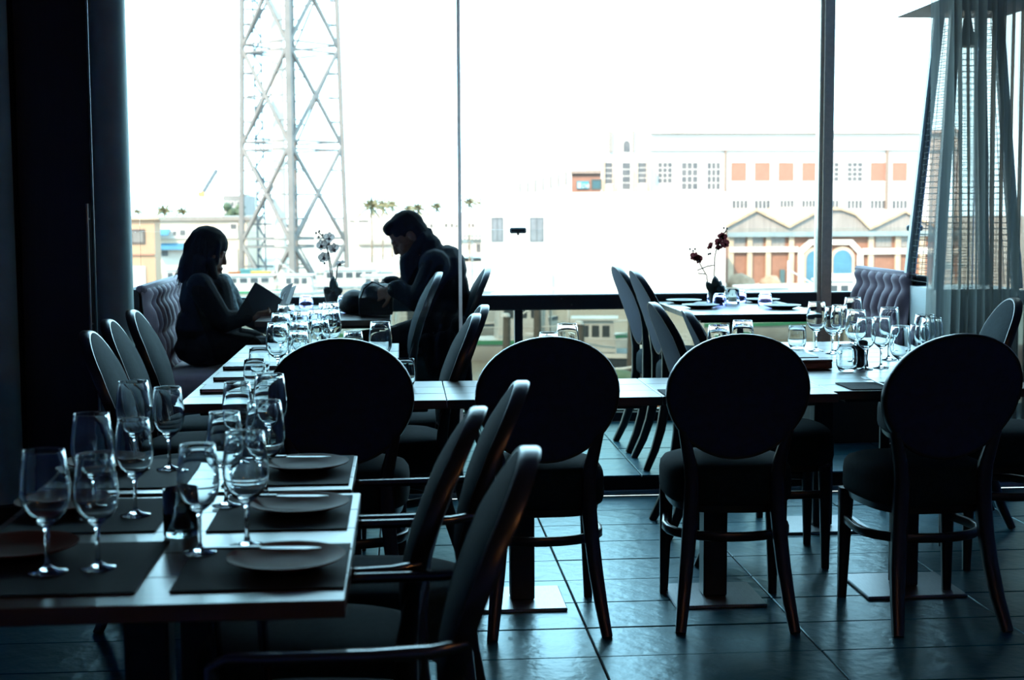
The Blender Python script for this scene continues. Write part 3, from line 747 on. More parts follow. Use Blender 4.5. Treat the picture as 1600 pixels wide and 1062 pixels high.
orchid('potted orchid with dark purple flowers on the right window table', 1.845, 8.28, purplepetal,
       [[(1116, 452, 0), (1116, 425, -.01), (1117, 400, -.01), (1121, 383, -.02), (1128, 370, -.02), (1135, 359, -.02)], [(1107, 450, 0), (1104, 430, -.01), (1098, 420, -.02), (1091, 407, -.03)], [(1103, 428, -.01), (1091, 427, -.01), (1090, 422, -.01), (1105, 416, -.02), (1115, 414, 0)]],
       [(1126, 367, -.02, 40, 20, .7), (1130, 371, -.02, 0, -25, .75), (1122, 378, -.03, 15, 30, .8), (1133, 381, -.02, -10, 0, .8), (1123, 386, -.02, 60, 40, .8), (1109, 384, .01, 30, 60, .85), (1085, 401, 0, 10, 10, .85), (1092, 405, 0, 0, 30, .85)],
       [(1131, 356), (1136, 357), (1078, 389), (1083, 392), (1086, 389), (1107, 397), (1110, 396)],
       [((1116, 456, -.03), (1118, 431, -.03), .024), ((1114, 458, -.03), (1104, 440, -.05), .022), ((1120, 458, -.04), (1132, 446, -.05), .024), ((1118, 456, -.03), (1127, 438, -.02), .02)], 1.15)

# patio heater ---------------------------------------------------------
ht = thing('patio_heater', 'steel pyramid patio heater with wire guard behind the sheer curtain', 'patio heater', (2.963, 7.36, PZ))
b = MB(); zb = .86
b.add([(-.225, -.225, .02), (.225, -.225, .02), (.225, .225, .02), (-.225, .225, .02), (-.22, -.22, zb), (.22, -.22, zb), (.22, .22, zb), (-.22, .22, zb)],
      [(0, 3, 2, 1), (4, 5, 6, 7), (0, 1, 5, 4), (1, 2, 6, 5), (2, 3, 7, 6), (3, 0, 4, 7)])
b.build('base_cabinet', heatsteel, ht)
MB().box(-.17, .17, -.232, -.2265, .12, .80, .003).build('cabinet_door', heatsteel, ht)
for sx in (-1, 1):
    for sy in (-1, 1):
        MB().tube([(sx*.212, sy*.212, zb), (sx*.112, sy*.112, 2.29)], 1, sq=(.026, .026), hint=(1, 0, 0)).build('corner_post', heatsteel, ht, 40)
        MB().lathe([(0, 0), (.025, 0), (.025, .02), (0, .02)], 16, (sx*.19, sy*.19, 0)).build('foot', darkmetal, ht)
for side in range(4):
    g = MB()
    for i in range(44):
        z = zb+.03+i*.031; t = (z-zb)/(2.29-zb); hw = .212-.1*t
        P = [(-hw, -hw-.012, z), (hw, -hw-.012, z)]
        g.tube(P, .0016, 5)
    for xx in (-.33, .33): g.tube([(xx*.424, -.222, zb+.02), (xx*.22, -.124, 2.26)], .0016, 5)
    q = Matrix.Rotation(side*math.pi/2, 3, 'Z'); g.v = [tuple(q @ Vector(v)) for v in g.v]
    g.build('wire_guard', wirem, ht)
MB().lathe([(.058, zb), (.058, 2.12), (.055, 2.12), (.055, zb)], 32, closed=True).build('flame_tube', glass, ht, 60)
MB().lathe([(0, 2.121), (.062, 2.121), (.064, 2.15), (.03, 2.20), (.015, 2.29), (0, 2.29)], 24).build('burner_cap', heatsteel, ht, 50)
MB().box(-.118, .118, -.118, .118, 2.29, 2.305, .002).build('collar', heatsteel, ht)
MB().add([(-.29, -.29, 2.305), (.29, -.29, 2.305), (.29, .29, 2.305), (-.29, .29, 2.305), (-.05, -.05, 2.40), (.05, -.05, 2.40), (.05, .05, 2.40), (-.05, .05, 2.40)],
         [(0, 3, 2, 1), (4, 5, 6, 7), (0, 1, 5, 4), (1, 2, 6, 5), (2, 3, 7, 6), (3, 0, 4, 7)]).build('reflector_hood', mat('dark_heater_hood', (.012, .022, .025), .6), ht)

# ================================================================== people
def skinned(mb, name, material, parent, voxel=.007, it=5):
    me = mb.mesh(name); tmp = bpy.data.objects.new('tmp', me); COL.objects.link(tmp)
    r_ = tmp.modifiers.new('r', 'REMESH'); r_.mode = 'VOXEL'; r_.voxel_size = voxel
    s_ = tmp.modifiers.new('s', 'SMOOTH'); s_.iterations = it; s_.factor = .5
    dg = bpy.context.evaluated_depsgraph_get(); dg.update()
    out = bpy.data.meshes.new_from_object(tmp.evaluated_get(dg)); bpy.data.objects.remove(tmp)
    o_ = rootloc(parent); out.transform(Matrix.Translation(-o_))
    out.materials.clear(); out.materials.append(material); out.polygons.foreach_set('use_smooth', [True]*len(out.polygons))
    out.name = name; o = bpy.data.objects.new(name, out); COL.objects.link(o); o.parent = parent; return o
def frame3(f, u):
    f = Vector(f).normalized(); u = Vector(u); u = (u-f*u.dot(f)).normalized(); s = u.cross(f)
    return Matrix((f, s, u)).transposed()
def head(b, c, M, k=1.0):
    c = Vector(c); E_ = lambda p, r: b.ell(c+M @ Vector(p)*k, [q*k for q in r], M, 16)
    E_((-.008, 0, .022), (.098, .076, .098)); E_((.028, 0, -.042), (.066, .060, .080)); E_((.045, 0, -.030), (.045, .055, .055))
    E_((.080, 0, -.102), (.024, .028, .020)); E_((.094, 0, -.064), (.014, .024, .008)); E_((.092, 0, -.076), (.014, .021, .008))
    E_((.080, 0, .022), (.016, .050, .012)); E_((.104, 0, -.032), (.013, .014, .011)); b.caps_(c+M @ Vector((.085, 0, .012))*k, c+M @ Vector((.107, 0, -.030))*k, .010*k, .010*k)
    for s in (-1, 1):
        E_((.078, s*.032, .002), (.013, .016, .010)); E_((.058, s*.045, -.030), (.022, .020, .024)); E_((-.012, s*.076, -.012), (.020, .009, .032))
    E_((.0, 0, -.075), (.060, .050, .03))
def hand(b, wr, d, n, side, curl=(25, 45), k=1.0):
    wr = Vector(wr); d = Vector(d).normalized(); n = Vector(n); n = (n-d*n.dot(d)).normalized(); a = n.cross(d)
    M = Matrix((d, a, n)).transposed()
    b.ell(wr+d*.045*k, (.050*k, .040*k, .016*k), M, 12); b.caps_(wr-d*.02, wr+d*.02, .027*k, .030*k)
    for i, L_ in enumerate((.068, .078, .072, .056)):
        o_ = (.030-.020*i)*side; p0 = wr+d*.082*k+a*o_*k
        c1 = R(curl[0]); c2 = R(curl[0]+curl[1]); c3 = R(curl[0]+curl[1]*1.7)
        p1 = p0+(d*math.cos(c1)-n*math.sin(c1)+a*o_*.8)*L_*.45*k; p2 = p1+(d*math.cos(c2)-n*math.sin(c2))*L_*.33*k; p3 = p2+(d*math.cos(c3)-n*math.sin(c3))*L_*.26*k
        b.caps_(p0-d*.02*k, p1, .0095*k, .0088*k, 8); b.caps_(p1, p2, .0088*k, .0080*k, 8); b.caps_(p2, p3, .0080*k, .0068*k, 8)
    t0_ = wr+d*.022*k+a*side*.030*k; t1 = t0_+(d*.6+a*side*.75-n*.25).normalized()*.040*k; t2 = t1+(d*.85+a*side*.2-n*.45).normalized()*.034*k
    b.caps_(t0_, t1, .0125*k, .0105*k, 8); b.caps_(t1, t2, .0105*k, .0078*k, 8)

# --- man in black coat, seated, bent over his backpack, facing left
Y0 = 7.56
P = lambda x, dy, z: Vector((x, Y0+dy, z))
man = thing('person', 'seated person in a black coat bending over a backpack on the table', 'person', (.14, Y0, PZ))
Mh = frame3((-.80, .0, -.60), (-.60, 0, .80)); hc = P(.032, 0, 1.236)
b = MB(); head(b, hc, Mh, 1.02)
b.caps_(P(.050, 0, 1.19), P(.135, 0, 1.10), .058, .066)
b.ell(P(.17, 0, 1.0), (.12, .17, .17)); b.ell(P(.19, 0, .82), (.12, .15, .16)); b.ell(P(.19, 0, .70), (.13, .16, .09))
b.caps_(P(.15, -.14, 1.08), P(.15, .14, 1.08), .06, .06)
for s, el, wr in ((-1, (.075, -.235, .905), (-.045, -.145, .965)), (1, (.05, .22, .92), (-.085, .09, .975))):
    b.caps_(P(.16, s*.17, 1.07), P(*el), .05, .042); b.caps_(P(*el), P(*wr), .042, .030)
    b.caps_(P(.15, s*.10, .70), P(-.26, s*.11, .66), .072, .055); b.caps_(P(-.26, s*.11, .655), P(-.235, s*.12, .17), .05, .036); b.caps_(P(-.235, s*.12, .165), P(-.33, s*.13, .125), .035, .028)
hand(b, P(-.055, -.14, .962), (-.86, .18, -.30), (.1, -.75, .6), 1, (25, 40)); hand(b, P(-.095, .085, .972), (-.8, -.25, -.5), (0, .75, .6), -1, (30, 45))
skinned(b, 'body', skin, man, .0055, 3)
b = MB(); E_ = lambda p, r: b.ell(hc+Mh @ Vector(p), r, Mh, 16)
E_((-.016, 0, .040), (.101, .083, .094)); E_((-.045, 0, .0), (.066, .078, .085)); E_((.040, 0, .100), (.052, .055, .028)); E_((.074, 0, .082), (.020, .042, .022))
skinned(b, 'hair', darkhair, man, .006, 3)
b = MB()
b.ell(P(.180, 0, 1.00), (.150, .205, .185)); b.ell(P(.205, 0, .84), (.150, .195, .19)); b.ell(P(.20, 0, .70), (.160, .205, .11))
b.caps_(P(.165, -.165, 1.085), P(.165, .165, 1.085), .085, .085); b.ell(P(.235, 0, 1.055), (.105, .185, .135)); b.ell(P(.255, 0, .93), (.10, .17, .16))
b.ell(P(.135, 0, 1.175), (.075, .095, .075)); b.caps_(P(.105, -.062, 1.235), P(.135, 0, 1.255), .024, .026); b.caps_(P(.135, 0, 1.255), P(.105, .062, 1.235), .026, .024)
b.caps_(P(.105, -.065, 1.235), P(.03, -.075, 1.11), .024, .03); b.caps_(P(.105, .065, 1.235), P(.03, .075, 1.11), .024, .03)
b.caps_(P(.03, -.07, 1.10), P(.05, -.06, .96), .05, .06); b.caps_(P(.03, .07, 1.10), P(.05, .06, .96), .05, .06)
for s, el, wr in ((-1, (.075, -.235, .905), (-.030, -.150, .962)), (1, (.05, .22, .92), (-.065, .10, .972))):
    b.caps_(P(.165, s*.185, 1.08), P(*el), .070, .060); b.caps_(P(*el), P(*wr), .061, .048); b.caps_(P(*wr)-Vector((.006, 0, 0)), P(*wr)+Vector((.012, 0, 0)), .050, .052)
b.caps_(P(.10, -.11, .715), P(-.035, -.12, .69), .088, .075); b.caps_(P(.10, .11, .715), P(-.02, .12, .69), .088, .075)
b.caps_(P(.20, -.235, .70), P(.22, -.262, .48), .05, .032); b.caps_(P(.29, -.235, .78), P(.325, -.268, .47), .05, .030); b.caps_(P(.255, -.24, .72), P(.275, -.268, .46), .05, .032); b.caps_(P(.12, -.23, .70), P(.15, -.255, .52), .04, .026)
skinned(b, 'coat', coatcloth, man, .008, 3)
b = MB()
for s in (-1, 1):
    b.caps_(P(.15, s*.10, .695), P(-.265, s*.11, .657), .088, .067); b.caps_(P(-.265, s*.11, .655), P(-.235, s*.12, .19), .063, .048)
b.ell(P(.18, 0, .70), (.15, .18, .085)); skinned(b, 'trousers', trouser, man, .008, 3)
for s in (-1, 1):
    b = MB(); b.ell(P(-.290, s*.125, .135), (.125, .043, .042)); b.ell(P(-.235, s*.12, .15), (.06, .042, .055)); b.box(-.41, -.18, Y0+s*.125-.036, Y0+s*.125+.036, PZ+.002, PZ+.02)
    skinned(b, 'shoe', shoemat, man, .006, 3)

# --- backpack on the table
bp = thing('backpack', 'black backpack lying on the couple\'s table under the man\'s hands', 'backpack', (-.16, 7.52, PZ+.7306))
b = MB(); b.box(-.232, -.055, 7.42, 7.66, .826, .92); b.ell((-.150, 7.54, .91), (.088, .13, .082)); b.ell((-.170, 7.54, .955), (.055, .11, .045)); b.ell((-.10, 7.54, .93), (.06, .12, .06))
skinned(b, 'bag_body', bagcloth, bp, .008, 6)
b = MB(); b.ell((-.262, 7.66, .885), (.075, .10, .066)); b.ell((-.30, 7.68, .865), (.05, .08, .044)); skinned(b, 'bag_pocket', bagcloth, bp, .008, 6)
MB().tube([(-.225, 7.412, .835), (-.228, 7.405, .90), (-.205, 7.41, .965), (-.165, 7.43, 1.00), (-.13, 7.46, .995)], 1, sq=(.010, .004), hint=(0, 1, 0)).build('strap', bagcloth, bp, 50, world=True)
MB().tube([(-.20, 7.44, .985), (-.15, 7.425, 1.0), (-.10, 7.43, .975), (-.07, 7.44, .93)], .004, 6).build('zip', darkmetal, bp, 60, world=True)

# --- woman reading a menu, seated on the banquette, facing right
Y0 = 7.66
wom = thing('person', 'seated person with long dark hair and scarf reading an open black menu', 'person', (-1.05, Y0, PZ))
Mh = frame3((.94, 0, -.34), (.34, 0, .94)); hc = P(-1.030, 0, 1.160)
b = MB(); head(b, hc, Mh, .98)
b.caps_(P(-1.03, 0, 1.10), P(-1.055, 0, .98), .048, .058)
b.ell(P(-1.06, 0, .90), (.095, .145, .15)); b.ell(P(-1.07, 0, .75), (.10, .13, .13)); b.ell(P(-1.05, 0, .645), (.13, .16, .085)); b.caps_(P(-1.05, -.12, .985), P(-1.05, .12, .985), .048, .048)
for s, el, wr in ((-1, (-.935, -.205, .80), (-.815, -.135, .815)), (1, (-.925, .20, .83), (-.775, .10, .855))):
    b.caps_(P(-1.05, s*.145, .98), P(*el), .042, .036); b.caps_(P(*el), P(*wr), .036, .026)
    b.caps_(P(-1.04, s*.09, .645), P(-.67, s*.10, .63), .072, .052); b.caps_(P(-.67, s*.10, .625), P(-.69, s*.11, .17), .047, .033); b.caps_(P(-.69, s*.11, .16), P(-.60, s*.12, .12), .032, .026)
hand(b, P(-.805, -.13, .815), (.9, .25, .05), (0, -.8, -.5), -1, (20, 45), .92); hand(b, P(-.765, .10, .855), (.9, -.15, .1), (0, .8, -.5), 1, (20, 45), .92)
skinned(b, 'body', skin, wom, .0055, 3)
b = MB(); E_ = lambda p, r: b.ell(hc+Mh @ Vector(p), r, Mh, 16)
E_((-.012, 0, .042), (.107, .087, .092)); E_((-.055, 0, -.02), (.070, .082, .10))
E_((-.030, .060, -.05), (.070, .034, .125)); E_((-.030, -.060, -.05), (.070, .034, .125)); E_((-.07, 0, -.09), (.055, .085, .12))
for dy in (-.085, -.06, -.035, -.01, .015, .04, .065, .085):
    x0_ = -1.085+.25*abs(dy); b.caps_(P(x0_, dy, 1.12), P(x0_-.02, dy*1.08, 1.0+random.uniform(-.02, .02)), .034, .024); b.caps_(P(x0_-.02, dy*1.08, 1.01), P(x0_-.05, dy*1.12, .955+random.uniform(-.025, .01)), .024, .005)
for s in (-1, 1):
    b.caps_(P(-1.01, s*.078, 1.10), P(-.985, s*.088, 1.00), .030, .024); b.caps_(P(-.985, s*.088, 1.00), P(-.955, s*.09, .915), .024, .006)
    b.caps_(P(-.985, s*.035, 1.250), P(-.962, s*.066, 1.20), .014, .012); b.caps_(P(-.962, s*.066, 1.20), P(-.975, s*.074, 1.10), .012, .012)
skinned(b, 'hair', darkhair, wom, .006, 3)
st = MB(); rd = random.Random(11)
for k in range(90):      # loose strands lying over the hair
    a = rd.uniform(math.pi*.55, math.pi*1.45) if k % 3 else rd.uniform(math.pi*1.45, math.pi*1.62); rr = rd.uniform(.085, .097)
    L_ = rd.uniform(.20, .29); x0 = hc.x-.015; pts = []
    for j in range(7):
        t = j/6; fl = (.6+.4*min(1, t*3))*rr+.012*max(0, t-.6)*rd.uniform(.5, 2)*4
        pts.append((x0+fl*math.cos(a)*(1.05+.12*t)-.02*t, hc.y+fl*math.sin(a), hc.z+.115-L_*t**1.15*1.05-.01))
    st.tube(pts, [.0028, .003, .003, .003, .0028, .0022, .0008], 5)
st.build('hair_strands', darkhair, wom, 60, world=True)
b = MB()
b.ell(P(-1.065, 0, .90), (.125, .18, .165)); b.ell(P(-1.08, 0, .75), (.135, .17, .155)); b.ell(P(-1.06, 0, .645), (.165, .19, .10)); b.caps_(P(-1.055, -.14, .985), P(-1.055, .14, .985), .068, .068)
b.caps_(P(-.98, -.06, .96), P(-.95, -.07, .72), .075, .085); b.caps_(P(-.98, .06, .96), P(-.95, .07, .72), .075, .085)
for s, el, wr in ((-1, (-.935, -.205, .80), (-.825, -.14, .815)), (1, (-.925, .20, .83), (-.79, .105, .853))):
    b.caps_(P(-1.055, s*.16, .985), P(*el), .070, .058); b.caps_(P(*el), P(*wr), .058, .042)
b.caps_(P(-1.0, -.12, .67), P(-.82, -.13, .65), .09, .08); b.caps_(P(-1.0, .12, .67), P(-.82, .13, .65), .09, .08)
skinned(b, 'jacket', jacketcloth, wom, .008, 3)
b = MB()
for k in range(12):
    a = 2*math.pi*k/12; a2 = 2*math.pi*(k+1)/12
    b.caps_(P(-1.035+.068*math.cos(a), .080*math.sin(a), 1.015-.02*math.cos(a)), P(-1.035+.068*math.cos(a2), .080*math.sin(a2), 1.015-.02*math.cos(a2)), .032, .032)
b.caps_(P(-.955, -.03, 1.0), P(-.895, -.05, .83), .042, .034); b.caps_(P(-.955, .04, 1.0), P(-.88, .05, .86), .042, .034); b.caps_(P(-.955, 0, 1.0), P(-.91, 0, .93), .042, .042)
skinned(b, 'scarf', scarfcloth, wom, .007, 2)
b = MB()
for s in (-1, 1):
    b.caps_(P(-1.04, s*.09, .645), P(-.67, s*.10, .63), .082, .060); b.caps_(P(-.67, s*.10, .625), P(-.69, s*.11, .19), .056, .042)
b.ell(P(-1.05, 0, .645), (.14, .17, .09)); skinned(b, 'trousers', trouser, wom, .008, 3)
for s in (-1, 1):
    b = MB(); b.ell(P(-.635, s*.12, .13), (.115, .038, .038)); b.ell(P(-.69, s*.11, .145), (.05, .038, .05)); b.box(-.74, -.53, Y0+s*.118-.03, Y0+s*.118+.03, PZ+.002, PZ+.018)
    skinned(b, 'shoe', shoemat, wom, .006, 3)
# open menu in her hands: near cover faces the camera, far leaf curls up and shows its white page
mo = thing('open_menu', 'open black menu held up in both hands by the reading woman', 'menu', (-.72, 7.62, .80))
def leafslab(quad, t, n=6, curl=0):
    """quad a,b,c,d: a-b free edge, d-c spine"""
    a, b_, c, d = map(Vector, quad); nn = (b_-a).cross(d-a).normalized(); V = []; F = []
    for i in range(n+1):
        u = i/n; off = nn*curl*math.sin(math.pi*u)*1.0
        V += [a.lerp(d, u)+off, b_.lerp(c, u)+off]
    m0 = len(V); V += [v+nn*t for v in V]
    for i in range(n):
        f_ = (2*i, 2*i+1, 2*i+3, 2*i+2); F += [f_, tuple(j+m0 for j in f_[::-1]), (2*i, 2*i+2, 2*i+2+m0, 2*i+m0), (2*i+1, 2*i+1+m0, 2*i+3+m0, 2*i+3)]
    F += [(0, m0, m0+1, 1), (2*n, 2*n+1, 2*n+1+m0, 2*n+m0)]
    return MB().add(V, F)
A = [at(364, 500, 7.44), at(399, 441, 7.48), at(441, 468, 7.64), at(413, 522, 7.60)]
leafslab(A, .003, curl=-.012).build('front_cover', menumat, mo, 40, world=True)
leafslab([v+Vector((.004, .006, 0)) for v in A], .002, curl=-.012).build('page', paper, mo, 40, world=True)
B = [at(437, 524, 7.82), at(463, 446, 7.86), at(442, 469, 7.646), at(414, 523, 7.606)]
leafslab(B, -.003, curl=-.02).build('back_cover', menumat, mo, 40, world=True)
leafslab([v+Vector((-.004, -.008, .002)) for v in B], .002, curl=-.02).build('page', paper, mo, 40, world=True)
B2 = [at(430, 520, 7.74), at(460, 442, 7.78), at(441, 468, 7.645), at(414, 522, 7.604)]
leafslab([v+Vector((-.006, -.01, .002)) for v in B2], .0012, curl=-.03).build('page', paper, mo, 40, world=True)

# ================================================================== outdoors (harbour below the terrace)
GZ, WZ = -4.2, -5.2
_mat = mat
def mat(name, c, *a, **k):      # outdoor colours darkened and warmed to offset the strong blue sky light
    f_ = (.50, .43, .40)
    if 'c2' in k: k['c2'] = tuple(v*q for v, q in zip(k['c2'], f_))
    return _mat(name, tuple(v*q for v, q in zip(c, f_)), *a, **k)
white = mat('white_render', (.82, .80, .76), .8, c2=(.76, .74, .70), scale=.3)
brick = mat('red_brick', (.33, .16, .105), .9, c2=(.27, .13, .085), scale=2.5, bump=.2)
brickfill = mat('salmon_brick_infill', (.40, .185, .13), .9, c2=(.36, .165, .115), scale=3)
cream = mat('cream_stone', (.62, .48, .35), .8, scale=.8)
gable = mat('grey_corrugated_gable', (.32, .30, .28), .8, scale=2, stretch=(8, 1, .3))
roofm = mat('tan_roof_tiles', (.52, .40, .27), .9, scale=2)
bluem = mat('blue_painted_door', (.06, .22, .34), .6, scale=1)
blueawn = mat('bright_blue_awning', (.06, .24, .42), .7, scale=1)
bluegrey = mat('blue_grey_gutter', (.26, .35, .38), .6, scale=1)
peach = mat('peach_render', (.52, .33, .215), .85, c2=(.47, .29, .185), scale=.6)
greypane = mat('grey_window_pane', (.07, .07, .075), .5, c2=(.13, .125, .125), scale=1.5)
darkpane = mat('dark_window_pane', (.05, .055, .06), .3, scale=1.5)
tealpane = mat('teal_window_pane', (.03, .09, .10), .3, scale=1.5)
steelgrey = mat('pale_grey_tower_steel', (.22, .205, .20), .7, c2=(.17, .16, .155), scale=1)
steelblue = mat('blue_grey_stair_steel', (.10, .14, .18), .7, scale=1)
palmgreen = mat('dry_palm_green', (.26, .23, .11), .8, c2=(.15, .15, .07), scale=3)
trunkm = mat('palm_trunk_bark', (.30, .24, .18), .9, scale=3)
treegreen = mat('dark_tree_green', (.08, .12, .06), .9, c2=(.04, .07, .035), scale=1.5)
quaym = mat('pale_quay_concrete', (.52, .47, .40), .9, c2=(.44, .40, .34), scale=.25)
jettym = mat('worn_jetty_planking', (.26, .22, .18), .9, c2=(.17, .145, .12), scale=.8, stretch=(4, 1, 1))
boatwhite = mat('white_boat_paint', (.72, .72, .70), .4, scale=1)
boatgreen = mat('green_boat_stripe', (.04, .28, .13), .5, scale=1)
boatdark = mat('dark_blue_hull', (.05, .075, .10), .5, scale=1)
yellowm = mat('yellow_crate_plastic', (.62, .42, .06), .5, scale=2)
orangem = mat('orange_crate_plastic', (.60, .20, .05), .5, scale=2)
tealm = mat('teal_crate_plastic', (.07, .28, .32), .5, scale=2)
netm = mat('green_fishing_net', (.06, .16, .08), .95, c2=(.14, .17, .10), scale=2, bump=.6, bscale=6)
ropem = mat('tan_net_heap', (.40, .29, .20), .95, c2=(.26, .18, .12), scale=1.5, bump=.6, bscale=5)
waterm = mat('harbour_water', (.20, .19, .15), .15, c2=(.30, .27, .21), scale=.35, stretch=(1, 3, 1), bump=.9, bscale=1.6, spec=.35, bdist=.03)
wt = MB().box(-400, 400, 12, 126.0, WZ-.3, WZ).build('harbour_water', waterm); wt['kind'] = 'stuff'; wt['label'] = 'murky harbour water below the terrace'; wt['category'] = 'water'
QZ = -5.05
struct(MB().box(5, 400, 96, 900, WZ-.5, QZ).build('floor_quay', quaym), 'pale concrete quay across the water')
struct(MB().box(-400, 4.99, 126, 900, WZ-.5, GZ).build('floor_quay_left', quaym), 'pale concrete quay behind the boats')

def bld(name, label, px0, px1, py0, Y, depth, m_, base=GZ, cat='building', roof=None):
    a, c = at(px0, py0, Y), at(px1, py0, Y); o = thing(name, label, cat, ((a.x+c.x)/2, Y+depth/2, base))
    MB().box(a.x, c.x, Y, Y+depth, base, a.z).build('wall', m_, o, world=True)
    if roof: MB().box(a.x-.3, c.x+.3, Y-.25, Y+depth+.2, a.z, a.z+roof[0]).build('roof', roof[1], o, world=True)
    return o
def win(o, px0, px1, py0, py1, Y, pm, fm=white, nx=1, ny=1, t=.12, out=.06):
    a, c = at(px0, py0, Y), at(px1, py1, Y); x0, x1, z1, z0 = a.x, c.x, a.z, c.z; f_ = MB()
    f_.box(x0-t, x0, Y-out, Y+.02, z0-t, z1+t); f_.box(x1, x1+t, Y-out, Y+.02, z0-t, z1+t); f_.box(x0, x1, Y-out, Y+.02, z0-t, z0); f_.box(x0, x1, Y-out, Y+.02, z1, z1+t)
    for i in range(1, nx): x = x0+(x1-x0)*i/nx; f_.box(x-.03, x+.03, Y-out*.8, Y-.02, z0, z1)
    for i in range(1, ny): z = z0+(z1-z0)*i/ny; f_.box(x0, x1, Y-out*.7, Y-.02, z-.03, z+.03)
    w_ = f_.build('window', fm, o, world=True); MB().box(x0, x1, Y-.02, Y+.005, z0, z1).build('pane', pm, w_, world=True)
    return w_
def slab(o, name, px0, px1, py0, py1, Y, out, m_, parent=None):
    a, c = at(px0, py0, Y), at(px1, py1, Y); return MB().box(a.x, c.x, Y-out, Y+.01, c.z, a.z).build(name, m_, parent or o, world=True)

# big white factory with brick-filled windows
Y = 138
fac = bld('factory_building', 'long white factory with a row of brick-filled windows', 1015, 1475, 207, Y, 25, white, base=QZ)
slab(fac, 'cornice', 1015, 1475, 204, 208, Y, .5, mat('pinkish_cornice', (.80, .72, .68), .8, scale=.5)); slab(fac, 'string_course', 1015, 1475, 231, 234, Y, .3, white)
for a, c, d in ((1028, 1050, 286), (1065, 1090, 296), (1105, 1125, 296)): win(fac, a, c, 254, d, Y, greypane, nx=3, ny=4)
for a, c in ((1142, 1166), (1179, 1203), (1216, 1240), (1253, 1274), (1360, 1383), (1394, 1417)): win(fac, a, c, 254, 283, Y, brickfill)
for a, c in ((1288, 1310), (1324, 1347)): win(fac, a, c, 254, 283, Y, greypane, nx=3, ny=4)
for a, c in ((1105, 1126), (1144, 1168), (1179, 1203), (1219, 1240), (1253, 1274), (1288, 1310), (1324, 1347), (1360, 1383), (1394, 1417)): win(fac, a, c, 313, 326, Y, greypane, nx=4)
for px in (1132, 1384): slab(fac, 'drainpipe', px, px+2, 234, 330, Y, .25, mat('brown_drainpipe', (.30, .22, .17), .7))
# stair tower of the factory
tow = bld('factory_stair_tower', 'white stair tower with arched window and peach piers beside the factory', 940, 1014, 243, Y-1.5, 12, white, base=QZ)
Yt = Y-1.5
slab(tow, 'parapet', 950, 1003, 205, 243, Yt, .0, white); slab(tow, 'corner_pilaster', 951, 957, 205, 238, Yt, .3, gable); slab(tow, 'corner_pilaster', 988, 991, 200, 238, Yt, .3, gable)
for a, c in ((940, 945), (958, 965), (989, 996), (1011, 1015)): slab(tow, 'pier', a, c, 247, 300, Yt, .25, cream)
for a, c, d in ((945, 957, 287), (972, 985, 296), (997, 1010, 286)): win(tow, a, c, 254, d, Yt, greypane, ny=4)
a0 = at(979, 237, Yt); pr = [(a0.x-.32, a0.z), (a0.x+.32, a0.z)]+[(a0.x+.32*math.cos(R(t)), a0.z+.72+.35*math.sin(R(t))) for t in range(0, 181, 20)]
MB().prism(pr, 'y', Yt-.08, Yt+.01).build('arched_window', greypane, tow, world=True)
# terracotta penthouse with the blue sign, ramp wall
ph_ = bld('terracotta_penthouse', 'terracotta roof house with a blue sign beside the stair tower', 893, 939, 266, 128, 8, base=QZ, m_=mat('dusty_terracotta_render', (.34, .165, .115), .85, c2=(.30, .145, .10), scale=1))
slab(ph_, 'fascia', 892, 939, 266, 271, 128, .3, mat('taupe_fascia', (.33, .25, .21), .8)); slab(ph_, 'eaves_shade_strip', 893, 939, 272, 274, 128, .05, mat('dark_brown_eaves_shade', (.08, .06, .05), .8))  # shade under the fascia drawn as a dark brown strip
slab(ph_, 'side_pillar', 889, 893, 267, 300, 128, .1, white); win(ph_, 926, 938, 282, 294, 128, tealpane, mat('dark_green_frame', (.07, .09, .08), .7))
sg = slab(ph_, 'sign_board', 901, 920, 283, 295, 128, .12, mat('blue_sign_board', (.05, .28, .36), .5)); slab(ph_, 'sign_panel', 902, 908, 285, 294, 128, .16, mat('pale_sign_panel', (.42, .50, .60), .5), sg)
cv = bpy.data.curves.new('t', 'FONT'); cv.body = 'CNB'; cv.size = .62; cv.extrude = .02; to = bpy.data.objects.new('t', cv); COL.objects.link(to)
dg = bpy.context.evaluated_depsgraph_get(); dg.update(); tm = bpy.data.meshes.new_from_object(to.evaluated_get(dg)); bpy.data.objects.remove(to)
p = at(909.5, 293.5, 127.82); tm.transform(Matrix.Translation(p-ph_.location) @ Matrix.Rotation(R(90), 4, 'X') @ Matrix.Diagonal((.52, .85, 1, 1)))
tm.materials.append(mat('white_sign_lettering', (.75, .85, .88), .5)); so = bpy.data.objects.new('sign_lettering', tm); COL.objects.link(so); so.parent = sg
rp = thing('roof_ramp', 'pale sloping roof ramp rising towards the terracotta penthouse', 'ramp', at(845, 300, 124)*1.0)
q = [at(x, y, 124) for x, y in ((800, 301), (800, 289), (890, 268), (890, 301))]
MB().prism([(v.x, v.z) for v in q], 'y', 123.8, 126).build('ramp_wall', mat('pale_pink_ramp_wall', (.60, .54, .50), .9, c2=(.66, .60, .56), scale=1), rp, world=True)
for x in (812, 824, 836, 848, 860, 872, 884):
    t_ = at(x, 289-(x-800)*.233-3, 123.7); MB().box(t_.x-.05, t_.x+.05, 123.65, 123.79, t_.z-1.2, t_.z).build('ramp_post', gable, rp, world=True)
